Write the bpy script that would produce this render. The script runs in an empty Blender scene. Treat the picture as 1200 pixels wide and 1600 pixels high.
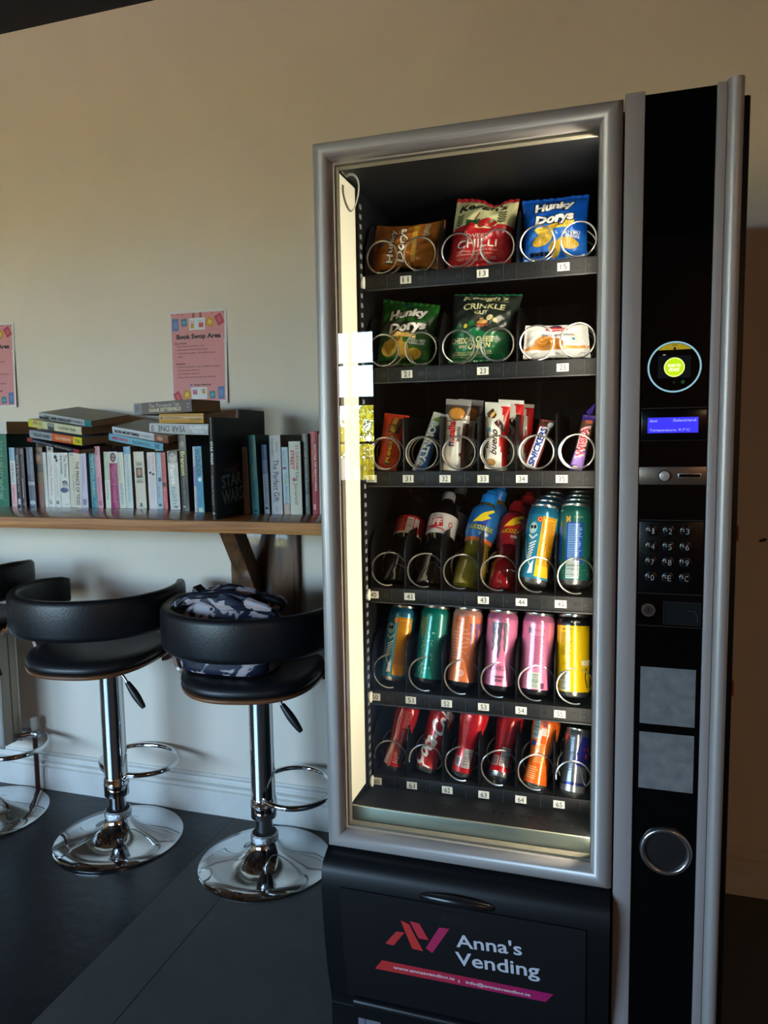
import bpy, bmesh, math, random
from mathutils import Vector, Matrix, geometry
random.seed(7)
SC = bpy.context.scene
COL = SC.collection
PI = math.pi

# ------------------------------------------------------------------ camera
F = 1146.6
PITCH, ROLL, YAW = .097975, -.015479, .301248
CAM = Vector((0, 0, 1.27))
_f = Vector((-math.sin(YAW), math.cos(YAW), 0)); _r = Vector((math.cos(YAW), math.sin(YAW), 0)); _u = Vector((0, 0, 1))
FWD = _f*math.cos(PITCH) - _u*math.sin(PITCH); _u2 = _u*math.cos(PITCH) + _f*math.sin(PITCH)
RIGHT = _r*math.cos(ROLL) + _u2*math.sin(ROLL); UP = _u2*math.cos(ROLL) - _r*math.sin(ROLL)
cd = bpy.data.cameras.new('camera'); cam = bpy.data.objects.new('camera', cd); COL.objects.link(cam)
cam.matrix_world = Matrix(((RIGHT.x, UP.x, -FWD.x, CAM.x), (RIGHT.y, UP.y, -FWD.y, CAM.y), (RIGHT.z, UP.z, -FWD.z, CAM.z), (0, 0, 0, 1)))
cd.sensor_fit = 'VERTICAL'; cd.sensor_height = 24; cd.lens = F/1600*24; cd.clip_start = .02
SC.camera = cam

# ------------------------------------------------------------------ light and exposure
SC.view_settings.view_transform = 'Standard'; SC.view_settings.look = 'None'
SC.view_settings.exposure = 0; SC.view_settings.gamma = 1; SC.view_settings.use_curve_mapping = False
SKY, SUN, TUBE, LAMP = 34.0, 120.0, 155.0, 85.0
W = bpy.data.worlds.new('sky'); SC.world = W; W.use_nodes = True
wn = W.node_tree; bg = wn.nodes['Background']
tc = wn.nodes.new('ShaderNodeTexCoord'); sx = wn.nodes.new('ShaderNodeSeparateXYZ'); cr = wn.nodes.new('ShaderNodeValToRGB')
wn.links.new(tc.outputs['Generated'], sx.inputs[0]); wn.links.new(sx.outputs['Z'], cr.inputs[0]); wn.links.new(cr.outputs[0], bg.inputs[0])
cr.color_ramp.elements[0].position = .0; cr.color_ramp.elements[0].color = (.55, .81, 1, 1)
cr.color_ramp.elements[1].position = .5; cr.color_ramp.elements[1].color = (.34, .60, 1, 1)
bg.inputs[1].default_value = SKY
sd = bpy.data.lights.new('sun', 'SUN'); so = bpy.data.objects.new('sun', sd); COL.objects.link(so)
sd.energy = SUN; sd.angle = .01; sd.color = (1, .84, .64)
so.rotation_euler = Vector((.35, 1, .75)).to_track_quat('Z', 'Y').to_euler(); so.location = (0, 0, 8)
pd = bpy.data.lights.new('window_portal', 'AREA'); po = bpy.data.objects.new('window_portal', pd); COL.objects.link(po)
pd.shape = 'RECTANGLE'; pd.size = 3.8; pd.size_y = 1.26; pd.cycles.is_portal = True
po.location = (-3.7, -3.02, 1.54); po.rotation_euler = Vector((0, -1, 0)).to_track_quat('Z', 'Y').to_euler()

# ------------------------------------------------------------------ helpers
def ray(px, py): return FWD + RIGHT*((px-600)/F) - UP*((py-800)/F)
def at(px, py, Y):
    d = ray(px, py); return CAM + d*(Y/d.y)
def atz(px, py, Z):
    d = ray(px, py); return CAM + d*((Z-CAM.z)/d.z)
def lin(c):
    c = c/255.; return c/12.92 if c <= .04045 else ((c+.055)/1.055)**2.4
MATS = {}
def mat(name, rgb, rough=.5, metal=0, coat=0, spec=.5, emit=None, es=0, bump=0, bscale=40, var=0, vscale=6, rgb2=None, aniso=0, stretch=(1, 1, 1), trans=0):
    if name in MATS: return MATS[name]
    m = bpy.data.materials.new(name); m.use_nodes = True; nt = m.node_tree; b = nt.nodes['Principled BSDF']
    col = tuple(lin(c) for c in rgb)+(1,)
    b.inputs['Base Color'].default_value = col; b.inputs['Roughness'].default_value = rough; b.inputs['Metallic'].default_value = metal
    b.inputs['Coat Weight'].default_value = coat; b.inputs['Coat Roughness'].default_value = .06; b.inputs['Specular IOR Level'].default_value = spec
    b.inputs['Anisotropic'].default_value = aniso; b.inputs['Transmission Weight'].default_value = trans
    if emit: b.inputs['Emission Color'].default_value = tuple(lin(c) for c in emit)+(1,); b.inputs['Emission Strength'].default_value = es
    if var or bump:
        t = nt.nodes.new('ShaderNodeTexCoord'); mp = nt.nodes.new('ShaderNodeMapping'); mp.inputs['Scale'].default_value = stretch
        nt.links.new(t.outputs['Object'], mp.inputs[0])
        n = nt.nodes.new('ShaderNodeTexNoise'); n.inputs['Scale'].default_value = vscale; n.inputs['Detail'].default_value = 6
        nt.links.new(mp.outputs[0], n.inputs['Vector'])
        if var:
            mx = nt.nodes.new('ShaderNodeMix'); mx.data_type = 'RGBA'
            c2 = tuple(lin(c) for c in rgb2)+(1,) if rgb2 else tuple(min(1, x*(1-var)) for x in col[:3])+(1,)
            mx.inputs['A'].default_value = col; mx.inputs['B'].default_value = c2
            r = nt.nodes.new('ShaderNodeMapRange'); r.inputs['From Min'].default_value = .35; r.inputs['From Max'].default_value = .65
            nt.links.new(n.outputs['Fac'], r.inputs[0]); nt.links.new(r.outputs[0], mx.inputs['Factor']); nt.links.new(mx.outputs['Result'], b.inputs['Base Color'])
        if bump:
            n2 = nt.nodes.new('ShaderNodeTexNoise'); n2.inputs['Scale'].default_value = bscale; n2.inputs['Detail'].default_value = 4
            nt.links.new(mp.outputs[0], n2.inputs['Vector'])
            bp = nt.nodes.new('ShaderNodeBump'); bp.inputs['Strength'].default_value = bump; bp.inputs['Distance'].default_value = .01
            nt.links.new(n2.outputs['Fac'], bp.inputs['Height']); nt.links.new(bp.outputs[0], b.inputs['Normal'])
    MATS[name] = m; return m
def ink(r, g, b, rough=.45, **k): return mat('ink_%d_%d_%d_%d' % (r, g, b, int(rough*100)), (r, g, b), rough, **k)

def chain(o):
    M = o.matrix_basis.copy()
    while o.parent: o = o.parent; M = o.matrix_basis @ M
    return M
def frame(o, x, y, z): return Matrix(((x.x, y.x, z.x, o.x), (x.y, y.y, z.y, o.y), (x.z, y.z, z.z, o.z), (0, 0, 0, 1)))

class MB:
    def __init__(s): s.v = []; s.f = []; s.fm = []; s.fs = []; s.mats = []
    def mi(s, m):
        if m not in s.mats: s.mats.append(m)
        return s.mats.index(m)
    def add(s, vs, fs, m, smooth=False, M=None):
        o = len(s.v); i = s.mi(m) if not isinstance(m, list) else None
        s.v += [(M @ Vector(v)) if M else Vector(v) for v in vs]
        for k, f in enumerate(fs):
            s.f.append([o+j for j in f]); s.fm.append(i if i is not None else s.mi(m[k])); s.fs.append(smooth)
        return s
    def box(s, x0, x1, y0, y1, z0, z1, m, bev=0, M=None, seg=2):
        b = bmesh.new(); bmesh.ops.create_cube(b, size=1)
        for v in b.verts: v.co = Vector(((x0+x1)/2+v.co.x*(x1-x0), (y0+y1)/2+v.co.y*(y1-y0), (z0+z1)/2+v.co.z*(z1-z0)))
        if bev: bmesh.ops.bevel(b, geom=b.edges[:], offset=bev, segments=seg, profile=.5, affect='EDGES')
        b.verts.index_update(); s.add([v.co.copy() for v in b.verts], [[v.index for v in f.verts] for f in b.faces], m, bev > 0, M); b.free(); return s
    def lathe(s, prof, m, n=32, M=None, smooth=True, cap=True, mf=None):
        vs = []; fs = []; ms = []
        for r, z in prof:
            for k in range(n): a = 2*PI*k/n; vs.append((r*math.cos(a), r*math.sin(a), z))
        for i in range(len(prof)-1):
            for k in range(n):
                fs.append([i*n+k, i*n+(k+1) % n, (i+1)*n+(k+1) % n, (i+1)*n+k]); ms.append(mf(prof[i][0], (prof[i][1]+prof[i+1][1])/2) if mf else m)
        if cap:
            if prof[0][0] > 1e-4: fs.append(list(range(n))[::-1]); ms.append(ms[0])
            if prof[-1][0] > 1e-4: fs.append([(len(prof)-1)*n+k for k in range(n)]); ms.append(ms[-1])
        return s.add(vs, fs, ms, smooth, M)
    def tube(s, pts, r, m, n=8, closed=False, M=None, rf=None, flat=None):
        pts = [Vector(p) for p in pts]; N = len(pts); vs = []; fs = []; up = None
        for i, p in enumerate(pts):
            if closed: t = pts[(i+1) % N]-pts[i-1]
            else: t = pts[min(i+1, N-1)]-pts[max(i-1, 0)]
            t.normalize()
            if up is None: up = t.orthogonal().normalized() if flat is None else Vector(flat)
            up = (up - t*up.dot(t)).normalized(); sd_ = t.cross(up)
            rr = rf(i/(N-1)) if rf else r
            for k in range(n): a = 2*PI*k/n; vs.append(p+up*math.cos(a)*rr+sd_*math.sin(a)*rr)
        for i in range(N if closed else N-1):
            j = (i+1) % N
            for k in range(n): fs.append([i*n+k, i*n+(k+1) % n, j*n+(k+1) % n, j*n+k])
        if not closed: fs.append(list(range(n))[::-1]); fs.append([(N-1)*n+k for k in range(n)])
        return s.add(vs, fs, m, True, M)
    def prism(s, pts, a, b, m, axis='x', M=None, smooth=False):
        """pts = 2D outline extruded along axis from a to b"""
        def P(t, p): return {'x': (t, p[0], p[1]), 'y': (p[0], t, p[1]), 'z': (p[0], p[1], t)}[axis]
        n = len(pts); vs = [P(a, p) for p in pts]+[P(b, p) for p in pts]
        fs = [[i, (i+1) % n, n+(i+1) % n, n+i] for i in range(n)]
        tr = geometry.tessellate_polygon([[Vector((p[0], p[1], 0)) for p in pts]])
        fs += [list(t) for t in tr]+[[n+i for i in t][::-1] for t in tr]
        return s.add(vs, fs, m, smooth, M)
    def decal(s, sh, mp, m, ml=None):
        v2, tr = sh
        if ml: v2, tr = subdiv(v2, tr, ml)
        return s.add([mp(x, y) for x, y in v2], tr, m)
    def build(s, name, parent=None, world=False, recalc=True, solid=None):
        me = bpy.data.meshes.new(name)
        vs = s.v
        if world and parent: Mi = chain(parent).inverted(); vs = [Mi @ v for v in vs]
        me.from_pydata([tuple(v) for v in vs], [], s.f)
        for m in s.mats: me.materials.append(m)
        me.polygons.foreach_set('material_index', s.fm); me.polygons.foreach_set('use_smooth', s.fs)
        if recalc:
            b = bmesh.new(); b.from_mesh(me); bmesh.ops.recalc_face_normals(b, faces=b.faces[:]); b.to_mesh(me); b.free()
        me.set_sharp_from_angle(angle=math.radians(42))
        me.update(); o = bpy.data.objects.new(name, me); COL.objects.link(o)
        if parent: o.parent = parent
        return o
def tag(o, label=None, cat=None, group=None, kind=None):
    for k, v in (('label', label), ('category', cat), ('group', group), ('kind', kind)):
        if v: o[k] = v
    return o
def thing(name, label, cat, M=None, group=None):
    o = bpy.data.objects.new(name, None); COL.objects.link(o); o.empty_display_size = .05
    if M is not None: o.matrix_basis = M if isinstance(M, Matrix) else Matrix.Translation(Vector(M))
    return tag(o, label, cat, group)
def origin(o, p):
    """move a top-level mesh's origin to p"""
    p = Vector(p); o.data.transform(Matrix.Translation(-p)); o.matrix_basis = Matrix.Translation(p); return o
def dup(o, label=None, M=None, parent=None):
    c = o.copy(); COL.objects.link(c)
    if parent: c.parent = parent
    if label: c['label'] = label
    if M is not None: c.matrix_basis = M @ o.matrix_basis
    for ch in [q for q in bpy.data.objects if q.parent == o]: dup(ch, parent=c)
    return c
def struct(name, mb, p=None):
    o = mb.build(name); o['kind'] = 'structure'
    if p is not None: origin(o, p)
    return o

def subdiv(v, tr, ml):
    v = [tuple(p) for p in v]; out = []; st = [tuple(t) for t in tr]; cache = {}
    def mid(a, b):
        k = (min(a, b), max(a, b))
        if k not in cache: v.append(((v[a][0]+v[b][0])/2, (v[a][1]+v[b][1])/2)); cache[k] = len(v)-1
        return cache[k]
    while st:
        t = st.pop(); L = [math.dist(v[t[i]], v[t[(i+1) % 3]]) for i in range(3)]; k = L.index(max(L))
        if L[k] > ml:
            a, b, c = t[k], t[(k+1) % 3], t[(k+2) % 3]; q = mid(a, b); st += [(a, q, c), (q, b, c)]
        else: out.append(t)
    return v, out
TX = {}
def text2d(s, bold=0, shear=0):
    k = (s, bold, shear)
    if k in TX: return TX[k]
    cu = bpy.data.curves.new('t', 'FONT'); cu.body = s; cu.offset = bold; cu.shear = shear; cu.resolution_u = 3; cu.fill_mode = 'FRONT'
    ob = bpy.data.objects.new('t', cu); COL.objects.link(ob); bpy.context.view_layer.update()
    dg = bpy.context.evaluated_depsgraph_get(); me = bpy.data.meshes.new_from_object(ob.evaluated_get(dg))
    me.calc_loop_triangles(); v = [(p.co.x, p.co.y) for p in me.vertices]; tr = [tuple(t.vertices) for t in me.loop_triangles]
    bpy.data.objects.remove(ob); bpy.data.curves.remove(cu); bpy.data.meshes.remove(me)
    TX[k] = (v, tr); return TX[k]
def fit(sh, cx, cy, w, h, rot=0, ref=None):
    """scale a 2D shape's box into w x h around (cx, cy), turned by rot degrees"""
    v, tr = sh; rv = (ref or sh)[0]
    x0 = min(p[0] for p in rv); x1 = max(p[0] for p in rv); y0 = min(p[1] for p in rv); y1 = max(p[1] for p in rv)
    sx_, sy_ = w/(x1-x0), h/(y1-y0); c, s_ = math.cos(math.radians(rot)), math.sin(math.radians(rot)); o = []
    for x, y in v:
        a = (x-(x0+x1)/2)*sx_; b = (y-(y0+y1)/2)*sy_; o.append((cx+a*c-b*s_, cy+a*s_+b*c))
    return o, tr
def T(s, cx, cy, w, h, rot=0, bold=0, shear=0):
    return fit(text2d(s, bold, shear), cx, cy, w, h, rot, text2d(s, 0, shear))
def rect(x0, x1, y0, y1): return [(x0, y0), (x1, y0), (x1, y1), (x0, y1)], [(0, 1, 2), (0, 2, 3)]
def polyg(p): return list(p), [tuple(t) for t in geometry.tessellate_polygon([[Vector((x, y, 0)) for x, y in p]])]
def ell(cx, cy, rx, ry, n=24, rot=0, a0=0, a1=360):
    c, s_ = math.cos(math.radians(rot)), math.sin(math.radians(rot)); p = []
    for k in range(n):
        a = math.radians(a0+(a1-a0)*k/(n if a1-a0 == 360 else n-1)); x, y = rx*math.cos(a), ry*math.sin(a); p.append((cx+x*c-y*s_, cy+x*s_+y*c))
    return polyg(p)
def ringd(cx, cy, r0, r1, n=40, ry=1):
    v = []; t = []
    for k in range(n):
        a = 2*PI*k/n; v += [(cx+r0*math.cos(a), cy+r0*math.sin(a)*ry), (cx+r1*math.cos(a), cy+r1*math.sin(a)*ry)]
    for k in range(n): a, b = 2*k, 2*((k+1) % n); t += [(a, a+1, b+1), (a, b+1, b)]
    return v, t
def stroke(pts, w):
    v = []; t = []
    for i, p in enumerate(pts):
        a = pts[max(i-1, 0)]; b = pts[min(i+1, len(pts)-1)]; dx, dy = b[0]-a[0], b[1]-a[1]; L = math.hypot(dx, dy) or 1
        ww = (w(i/(len(pts)-1)) if callable(w) else w)/2; v += [(p[0]-dy/L*ww, p[1]+dx/L*ww), (p[0]+dy/L*ww, p[1]-dx/L*ww)]
    for i in range(len(pts)-1): a = 2*i; t += [(a, a+1, a+3), (a, a+3, a+2)]
    return v, t
def merge(*shs):
    v = []; t = []
    for a, b in shs: o = len(v); v += list(a); t += [tuple(o+i for i in q) for q in b]
    return v, t
def barcode(x0, x1, y0, y1, n=16, horiz=True, seed=1):
    r = random.Random(seed); out = []; 
    L = (y1-y0) if horiz else (x1-x0); step = L/n
    for k in range(n):
        w = step*r.choice((.35, .5, .7))
        if horiz: out.append(rect(x0, x1, y0+k*step, y0+k*step+w))
        else: out.append(rect(x0+k*step, x0+k*step+w, y0, y1))
    return merge(*out)
def lines(x0, x1, y0, y1, n, seed=2, th=.45):
    """rows of small print: broken short dashes"""
    r = random.Random(seed); out = []; st = (y1-y0)/n
    for k in range(n):
        x = x0; e = x1-r.random()*.25*(x1-x0)
        while x < e:
            w = (x1-x0)*r.uniform(.05, .14); out.append(rect(x, min(x+w, e), y1-(k+1)*st, y1-(k+1)*st+st*th)); x += w+(x1-x0)*.025
    return merge(*out)
def plane_map(O, U, V, off=.0004):
    O, U, V = Vector(O), Vector(U), Vector(V); N = U.cross(V).normalized()*off
    return lambda x, y: O+U*x+V*y+N

# ------------------------------------------------------------------ room
WY = 2.135; WX0, WX1, WB, CZ = -6.3, 2.6, -3.0, 2.655
m_wall = mat('wall_paint', (226, 214, 198), .75, var=.06, vscale=2.5, bump=.06, bscale=60)
m_skirt = mat('skirting_paint', (214, 210, 202), .5, var=.08, vscale=12, bump=.05, bscale=30)
m_ceil = mat('ceiling_paint', (22, 29, 44), .8)
m_other = mat('side_wall_paint', (188, 150, 112), .8)
def floor_mat():
    m = bpy.data.materials.new('floor_sheets'); m.use_nodes = True; nt = m.node_tree; b = nt.nodes['Principled BSDF']; N = nt.nodes.new; L = nt.links.new
    t = N('ShaderNodeTexCoord'); sp = N('ShaderNodeSeparateXYZ'); L(t.outputs['Object'], sp.inputs[0])
    n = N('ShaderNodeTexNoise'); n.inputs['Scale'].default_value = 9; n.inputs['Detail'].default_value = 8; L(t.outputs['Object'], n.inputs['Vector'])
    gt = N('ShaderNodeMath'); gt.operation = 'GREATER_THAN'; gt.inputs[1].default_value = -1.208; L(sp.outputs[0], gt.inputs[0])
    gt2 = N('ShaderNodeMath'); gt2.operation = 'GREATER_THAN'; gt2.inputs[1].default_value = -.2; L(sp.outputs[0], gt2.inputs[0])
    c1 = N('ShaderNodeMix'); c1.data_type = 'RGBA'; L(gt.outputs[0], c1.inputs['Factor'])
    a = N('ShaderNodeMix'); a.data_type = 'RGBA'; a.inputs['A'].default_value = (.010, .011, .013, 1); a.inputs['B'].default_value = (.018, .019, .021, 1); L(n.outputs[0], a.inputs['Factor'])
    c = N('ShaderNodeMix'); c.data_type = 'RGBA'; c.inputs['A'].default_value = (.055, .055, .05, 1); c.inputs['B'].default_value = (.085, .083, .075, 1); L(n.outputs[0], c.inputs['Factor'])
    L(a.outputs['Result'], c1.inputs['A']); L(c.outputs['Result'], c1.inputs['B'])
    # seams between sheets
    prev = c1.outputs['Result']
    for x0 in (-1.208, -1.03):
        s1 = N('ShaderNodeMath'); s1.operation = 'SUBTRACT'; s1.inputs[1].default_value = x0; L(sp.outputs[0], s1.inputs[0])
        s2 = N('ShaderNodeMath'); s2.operation = 'ABSOLUTE'; L(s1.outputs[0], s2.inputs[0])
        s3 = N('ShaderNodeMath'); s3.operation = 'LESS_THAN'; s3.inputs[1].default_value = .0018; L(s2.outputs[0], s3.inputs[0])
        mm = N('ShaderNodeMix'); mm.data_type = 'RGBA'; mm.inputs['B'].default_value = (.006, .006, .006, 1); L(s3.outputs[0], mm.inputs['Factor']); L(prev, mm.inputs['A']); prev = mm.outputs['Result']
    L(prev, b.inputs['Base Color']); b.inputs['Specular IOR Level'].default_value = .32
    ro = N('ShaderNodeMapRange'); ro.inputs['To Min'].default_value = .3; ro.inputs['To Max'].default_value = .62; L(gt.outputs[0], ro.inputs[0]); L(ro.outputs[0], b.inputs['Roughness'])
    n2 = N('ShaderNodeTexNoise'); n2.inputs['Scale'].default_value = 28; n2.inputs['Detail'].default_value = 5; L(t.outputs['Object'], n2.inputs['Vector'])
    bp = N('ShaderNodeBump'); bp.inputs['Strength'].default_value = .12; bp.inputs['Distance'].default_value = .01; L(n2.outputs[0], bp.inputs['Height']); L(bp.outputs[0], b.inputs['Normal'])
    return m
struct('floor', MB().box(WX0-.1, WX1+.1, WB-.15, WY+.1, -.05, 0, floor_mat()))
struct('ceiling', MB().box(WX0-.1, WX1+.1, WB-.15, WY+.1, CZ, CZ+.08, m_ceil))
struct('wall_back', MB().box(WX0-.1, WX1+.1, WY, WY+.1, 0, CZ, m_wall))
struct('wall_left', MB().box(WX0-.1, WX0, WB, WY, 0, CZ, m_other))
struct('wall_right', MB().box(WX1, WX1+.1, WB, WY, 0, CZ, m_other))
wx0, wx1, wz0, wz1 = -5.6, -1.8, .91, 2.17
w = MB(); w.box(WX0, wx0, WB-.12, WB, 0, CZ, m_other); w.box(wx1, WX1, WB-.12, WB, 0, CZ, m_other); w.box(wx0, wx1, WB-.12, WB, 0, wz0, m_other); w.box(wx0, wx1, WB-.12, WB, wz1, CZ, m_other)
struct('wall_front', w)
m_wf = mat('window_paint', (70, 74, 80), .5)
wf = MB()
for x in (wx0+.02, -4.95, -4.3, -3.65, -3.0, -2.35, -2.03, wx1-.02): wf.box(x-.012, x+.012, WB-.08, WB-.03, wz0, wz1, m_wf)
for z, t in ((wz0+.015, .02), (1.25, .008), (1.585, .034), (1.88, .008), (wz1-.015, .02)): wf.box(wx0, wx1, WB-.08, WB-.03, z-t, z+t, m_wf)
struct('window_1', wf)
prof = [(0, 0), (-.018, 0), (-.018, .084), (-.010, .088), (-.010, .094), (-.020, .098), (-.020, .104), (-.009, .109), (-.009, .115), (-.014, .119), (-.012, .127), (-.004, .131), (-.004, .137), (0, .139)]
struct('baseboard_back', MB().prism([(WY+y, z) for y, z in prof], WX0, WX1, m_skirt, 'x', smooth=True))

# outside, seen only as a reflection in the machine's glass
m_gr = mat('lawn', (172, 146, 112), .9, var=.4, vscale=.8)
struct('ground', MB().box(-40, 30, -60, WB-.2, -.35, -.3, m_gr))
def bushy(name, label, x, y, h, r, c, seed):
    rr = random.Random(seed); t = thing(name, label, 'tree', (x, y, -.3), 'trees outside the window')
    m = mat('leaf_%d' % seed, c, .8, var=.5, vscale=3.5, rgb2=tuple(int(q*.7) for q in c))
    b = MB(); vs = []; fs = []
    for k in range(3200):
        a = rr.uniform(0, 2*PI); e = rr.uniform(-1.15, 1); q = r*(.75+.3*rr.random()); cz = math.sqrt(max(.5 if e < 0 else 0, 1-e*e))
        p = Vector((math.cos(a)*cz*q, math.sin(a)*cz*q, h*.55+e*h*.45)); s = rr.uniform(.07, .17)
        u = Vector((rr.gauss(0, 1), rr.gauss(0, 1), rr.gauss(0, 1))).normalized(); v = u.orthogonal().normalized(); o = len(vs)
        vs += [p-u*s, p-v*s*.5, p+u*s, p+v*s*.5]; fs.append([o, o+1, o+2, o+3])
    b.add(vs, fs, m).build('foliage', t, recalc=False)
    MB().lathe([(.16, 0), (.11, h*.4), (.05, h*.9)], mat('bark', (92, 74, 58), .9), 10).build('trunk', t)
for i, (x, y, h, r, c) in enumerate([(-6.4, -20, 2.9, 2.0, (240, 226, 50)), (-10.8, -20.5, 2.8, 2.1, (226, 224, 48)), (-15.4, -21, 3.1, 2.2, (240, 212, 60)), (-20.2, -21.5, 3.0, 2.2, (216, 214, 50)), (-25.2, -22, 3.3, 2.3, (236, 222, 60)), (-1.8, -20, 2.8, 2.0, (216, 216, 48))]):
    bushy('garden_tree', ['rounded yellow green tree outside, mirrored in the glass of the vending machine', 'broad leafy tree outside the window, second in the row', 'golden leafed tree outside the window, third in the row', 'dull green tree outside the window, fourth in the row', 'tall pale leafed tree at the far end of the row outside', 'olive green tree outside, past the edge of the window'][i], x, y, h, r, c, i)

# warm lamp in the room, behind the camera
cl = MB(); cl.lathe([(0, 0), (.16, 0), (.17, .01), (.17, .045), (.16, .05)], ink(200, 198, 190), 32); cl.decal(ell(0, 0, .155, .155, 32), lambda x, y: Vector((x, y, -.001)), mat('lamp_diffuser', (255, 220, 180), .5, emit=(255, 204, 154), es=LAMP))
cl = cl.build('ceiling_lamp', recalc=False); cl.matrix_basis = Matrix.Translation((2.0, -2.2, CZ-.051)); tag(cl, 'round warm white lamp flush with the dark ceiling behind the viewer', 'lamp')

# small mark on the wall at the right edge
tag(MB().decal(ell(0, 0, .010, .0045, 12, 20), plane_map(at(1192, 844, WY-.0005), (1, 0, 0), (0, 0, 1)), ink(58, 40, 28)).build('wall_scuff', recalc=False), 'small dark scuff mark on the dim wall right of the vending machine', 'mark')

# ------------------------------------------------------------------ vending machine
m_silver = mat('satin_silver', (178, 172, 168), .42, metal=.4, spec=.5)
m_silver2 = mat('satin_silver_flat', (162, 154, 152), .5, metal=.25)
m_blk = mat('black_plastic', (13, 14, 16), .42, spec=.35)
m_blkg = mat('black_gloss', (5, 5, 6), .06, spec=.3)
m_blkin = mat('black_interior', (10, 12, 14), .6, spec=.25, var=.3, vscale=8)
m_flap = mat('black_flap', (17, 17, 19), .65, spec=.25)
m_white_in = mat('inner_white', (238, 234, 212), .55)
m_alu = mat('brushed_aluminium', (150, 156, 140), .35, metal=.6)
m_wire = mat('steel_wire', (196, 194, 188), .28, metal=.95)
YM = 1.30
VM = thing('vending_machine', 'tall black and silver snack and drinks vending machine with glass front', 'vending machine', (-.16, 1.68, 0))
X0, X1, Z0, Z1 = -.532, .0105, .464, 1.811
GX0, GX1, GZ0, GZ1 = -.4955, -.0232, .502, 1.7715
# cabinet shell: open to the front behind the glass
c = MB()
c.box(-.534, .197, 1.36, 2.06, 1.795, 1.808, m_blk, .003); c.box(-.534, .197, 1.36, 2.06, .05, .47, m_blk, .003)
c.box(-.534, -.5005, 1.325, 2.06, .47, 1.795, m_blk); c.box(-.0, .2005, 1.325, 2.06, .05, 1.80, m_blk, .003)
c.box(-.5, 0, 1.98, 2.06, .47, 1.795, m_blkin); c.box(-.5005, 0, 1.33, 1.98, 1.775, 1.795, m_blkin)
c.box(-.5, -.4975, 1.44, 1.98, .48, 1.775, m_blkin)
for k in range(4): c.box(-.5+.1*k+.01, -.5+.1*k+.02, 1.972, 1.98, .55, 1.7, m_blk)
for sx_ in (-.50, .16):
    for sy_ in (1.42, 2.0): c.lathe([(.022, 0), (.022, .012), (.012, .014), (.012, .05)], m_blk, 16, Matrix.Translation((sx_, sy_, 0)))
c.build('cabinet', VM, True)
MB().box(-.5, -.4972, 1.338, 1.437, .533, 1.770, m_white_in).build('inner_side_panel', VM, True)['label'] = 'cream inner side panel lit by the lamp'
rl = MB(); rl.box(-.4972, -.493, 1.444, 1.466, .53, 1.77, m_blkin)
for k in range(62): rl.box(-.4929, -.4922, 1.449, 1.461, .545+k*.0195, .545+k*.0195+.009, mat('slot_light', (120, 122, 120), .5))
rl.build('slotted_rail', VM, True)
ch = MB(); ch.prism([(1.346, .5315), (1.346, .505), (1.97, .47), (1.97, .488), (1.44, .515)], -.4965, -.001, m_blkin, 'x')
for i in range(24):
    for j in range(3): ch.lathe([(.0035, 0), (.0035, .0012)], m_blk, 8, Matrix.Translation((-.45+i*.018+(j % 2)*.009, 1.37+j*.022, .5255-j*.0022)))
ch.build('chute_floor', VM, True)
MB().box(-.4962, -.0015, 1.3405, 1.3455, .4905, .532, m_alu, .001).build('chute_front_plate', VM, True)['label'] = 'brushed metal plate at the foot of the window'
MB().box(-.4962, -.0015, 1.332, 1.345, .470, .4888, mat('sill_alu', (176, 170, 146), .4, metal=.4), .001).build('window_sill_strip', VM, True)
# door frame with mitred rounded profile
def ringframe(mb, x0, x1, z0, z1, prof, m):
    """prof: list (inset, y) swept around a rectangle with mitred corners"""
    vs = []; fs = []; n = len(prof)
    for sx_, sz_ in ((0, 0), (1, 0), (1, 1), (0, 1)):
        for ins, y in prof: vs.append(((x0+ins) if not sx_ else (x1-ins), y, (z0+ins) if not sz_ else (z1-ins)))
    for k in range(4):
        for i in range(n): j = (i+1) % n; fs.append([k*n+i, k*n+j, ((k+1) % 4)*n+j, ((k+1) % 4)*n+i])
    mb.add(vs, fs, m, True)
pf = [(0, 1.335), (0, 1.306)]+[(.002+.0335*(1-math.cos(a))/2, 1.304-.019*math.sin(a)) for a in [PI*k/10 for k in range(1, 10)]]+[(.0365, 1.305), (.0365, 1.335)]
df = MB(); ringframe(df, X0, X1, Z0, Z1, pf, m_silver)
df.build('door_frame', VM, True)
gk = MB(); ringframe(gk, X0+.036, X1-.034, Z0+.037, Z1-.037, [(0, 1.3345), (0, 1.318), (.0045, 1.318), (.0045, 1.3345)], mat('gasket', (128, 122, 104), .5, metal=.3, bump=.6, bscale=900))
gk.build('window_gasket', VM, True)
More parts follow.
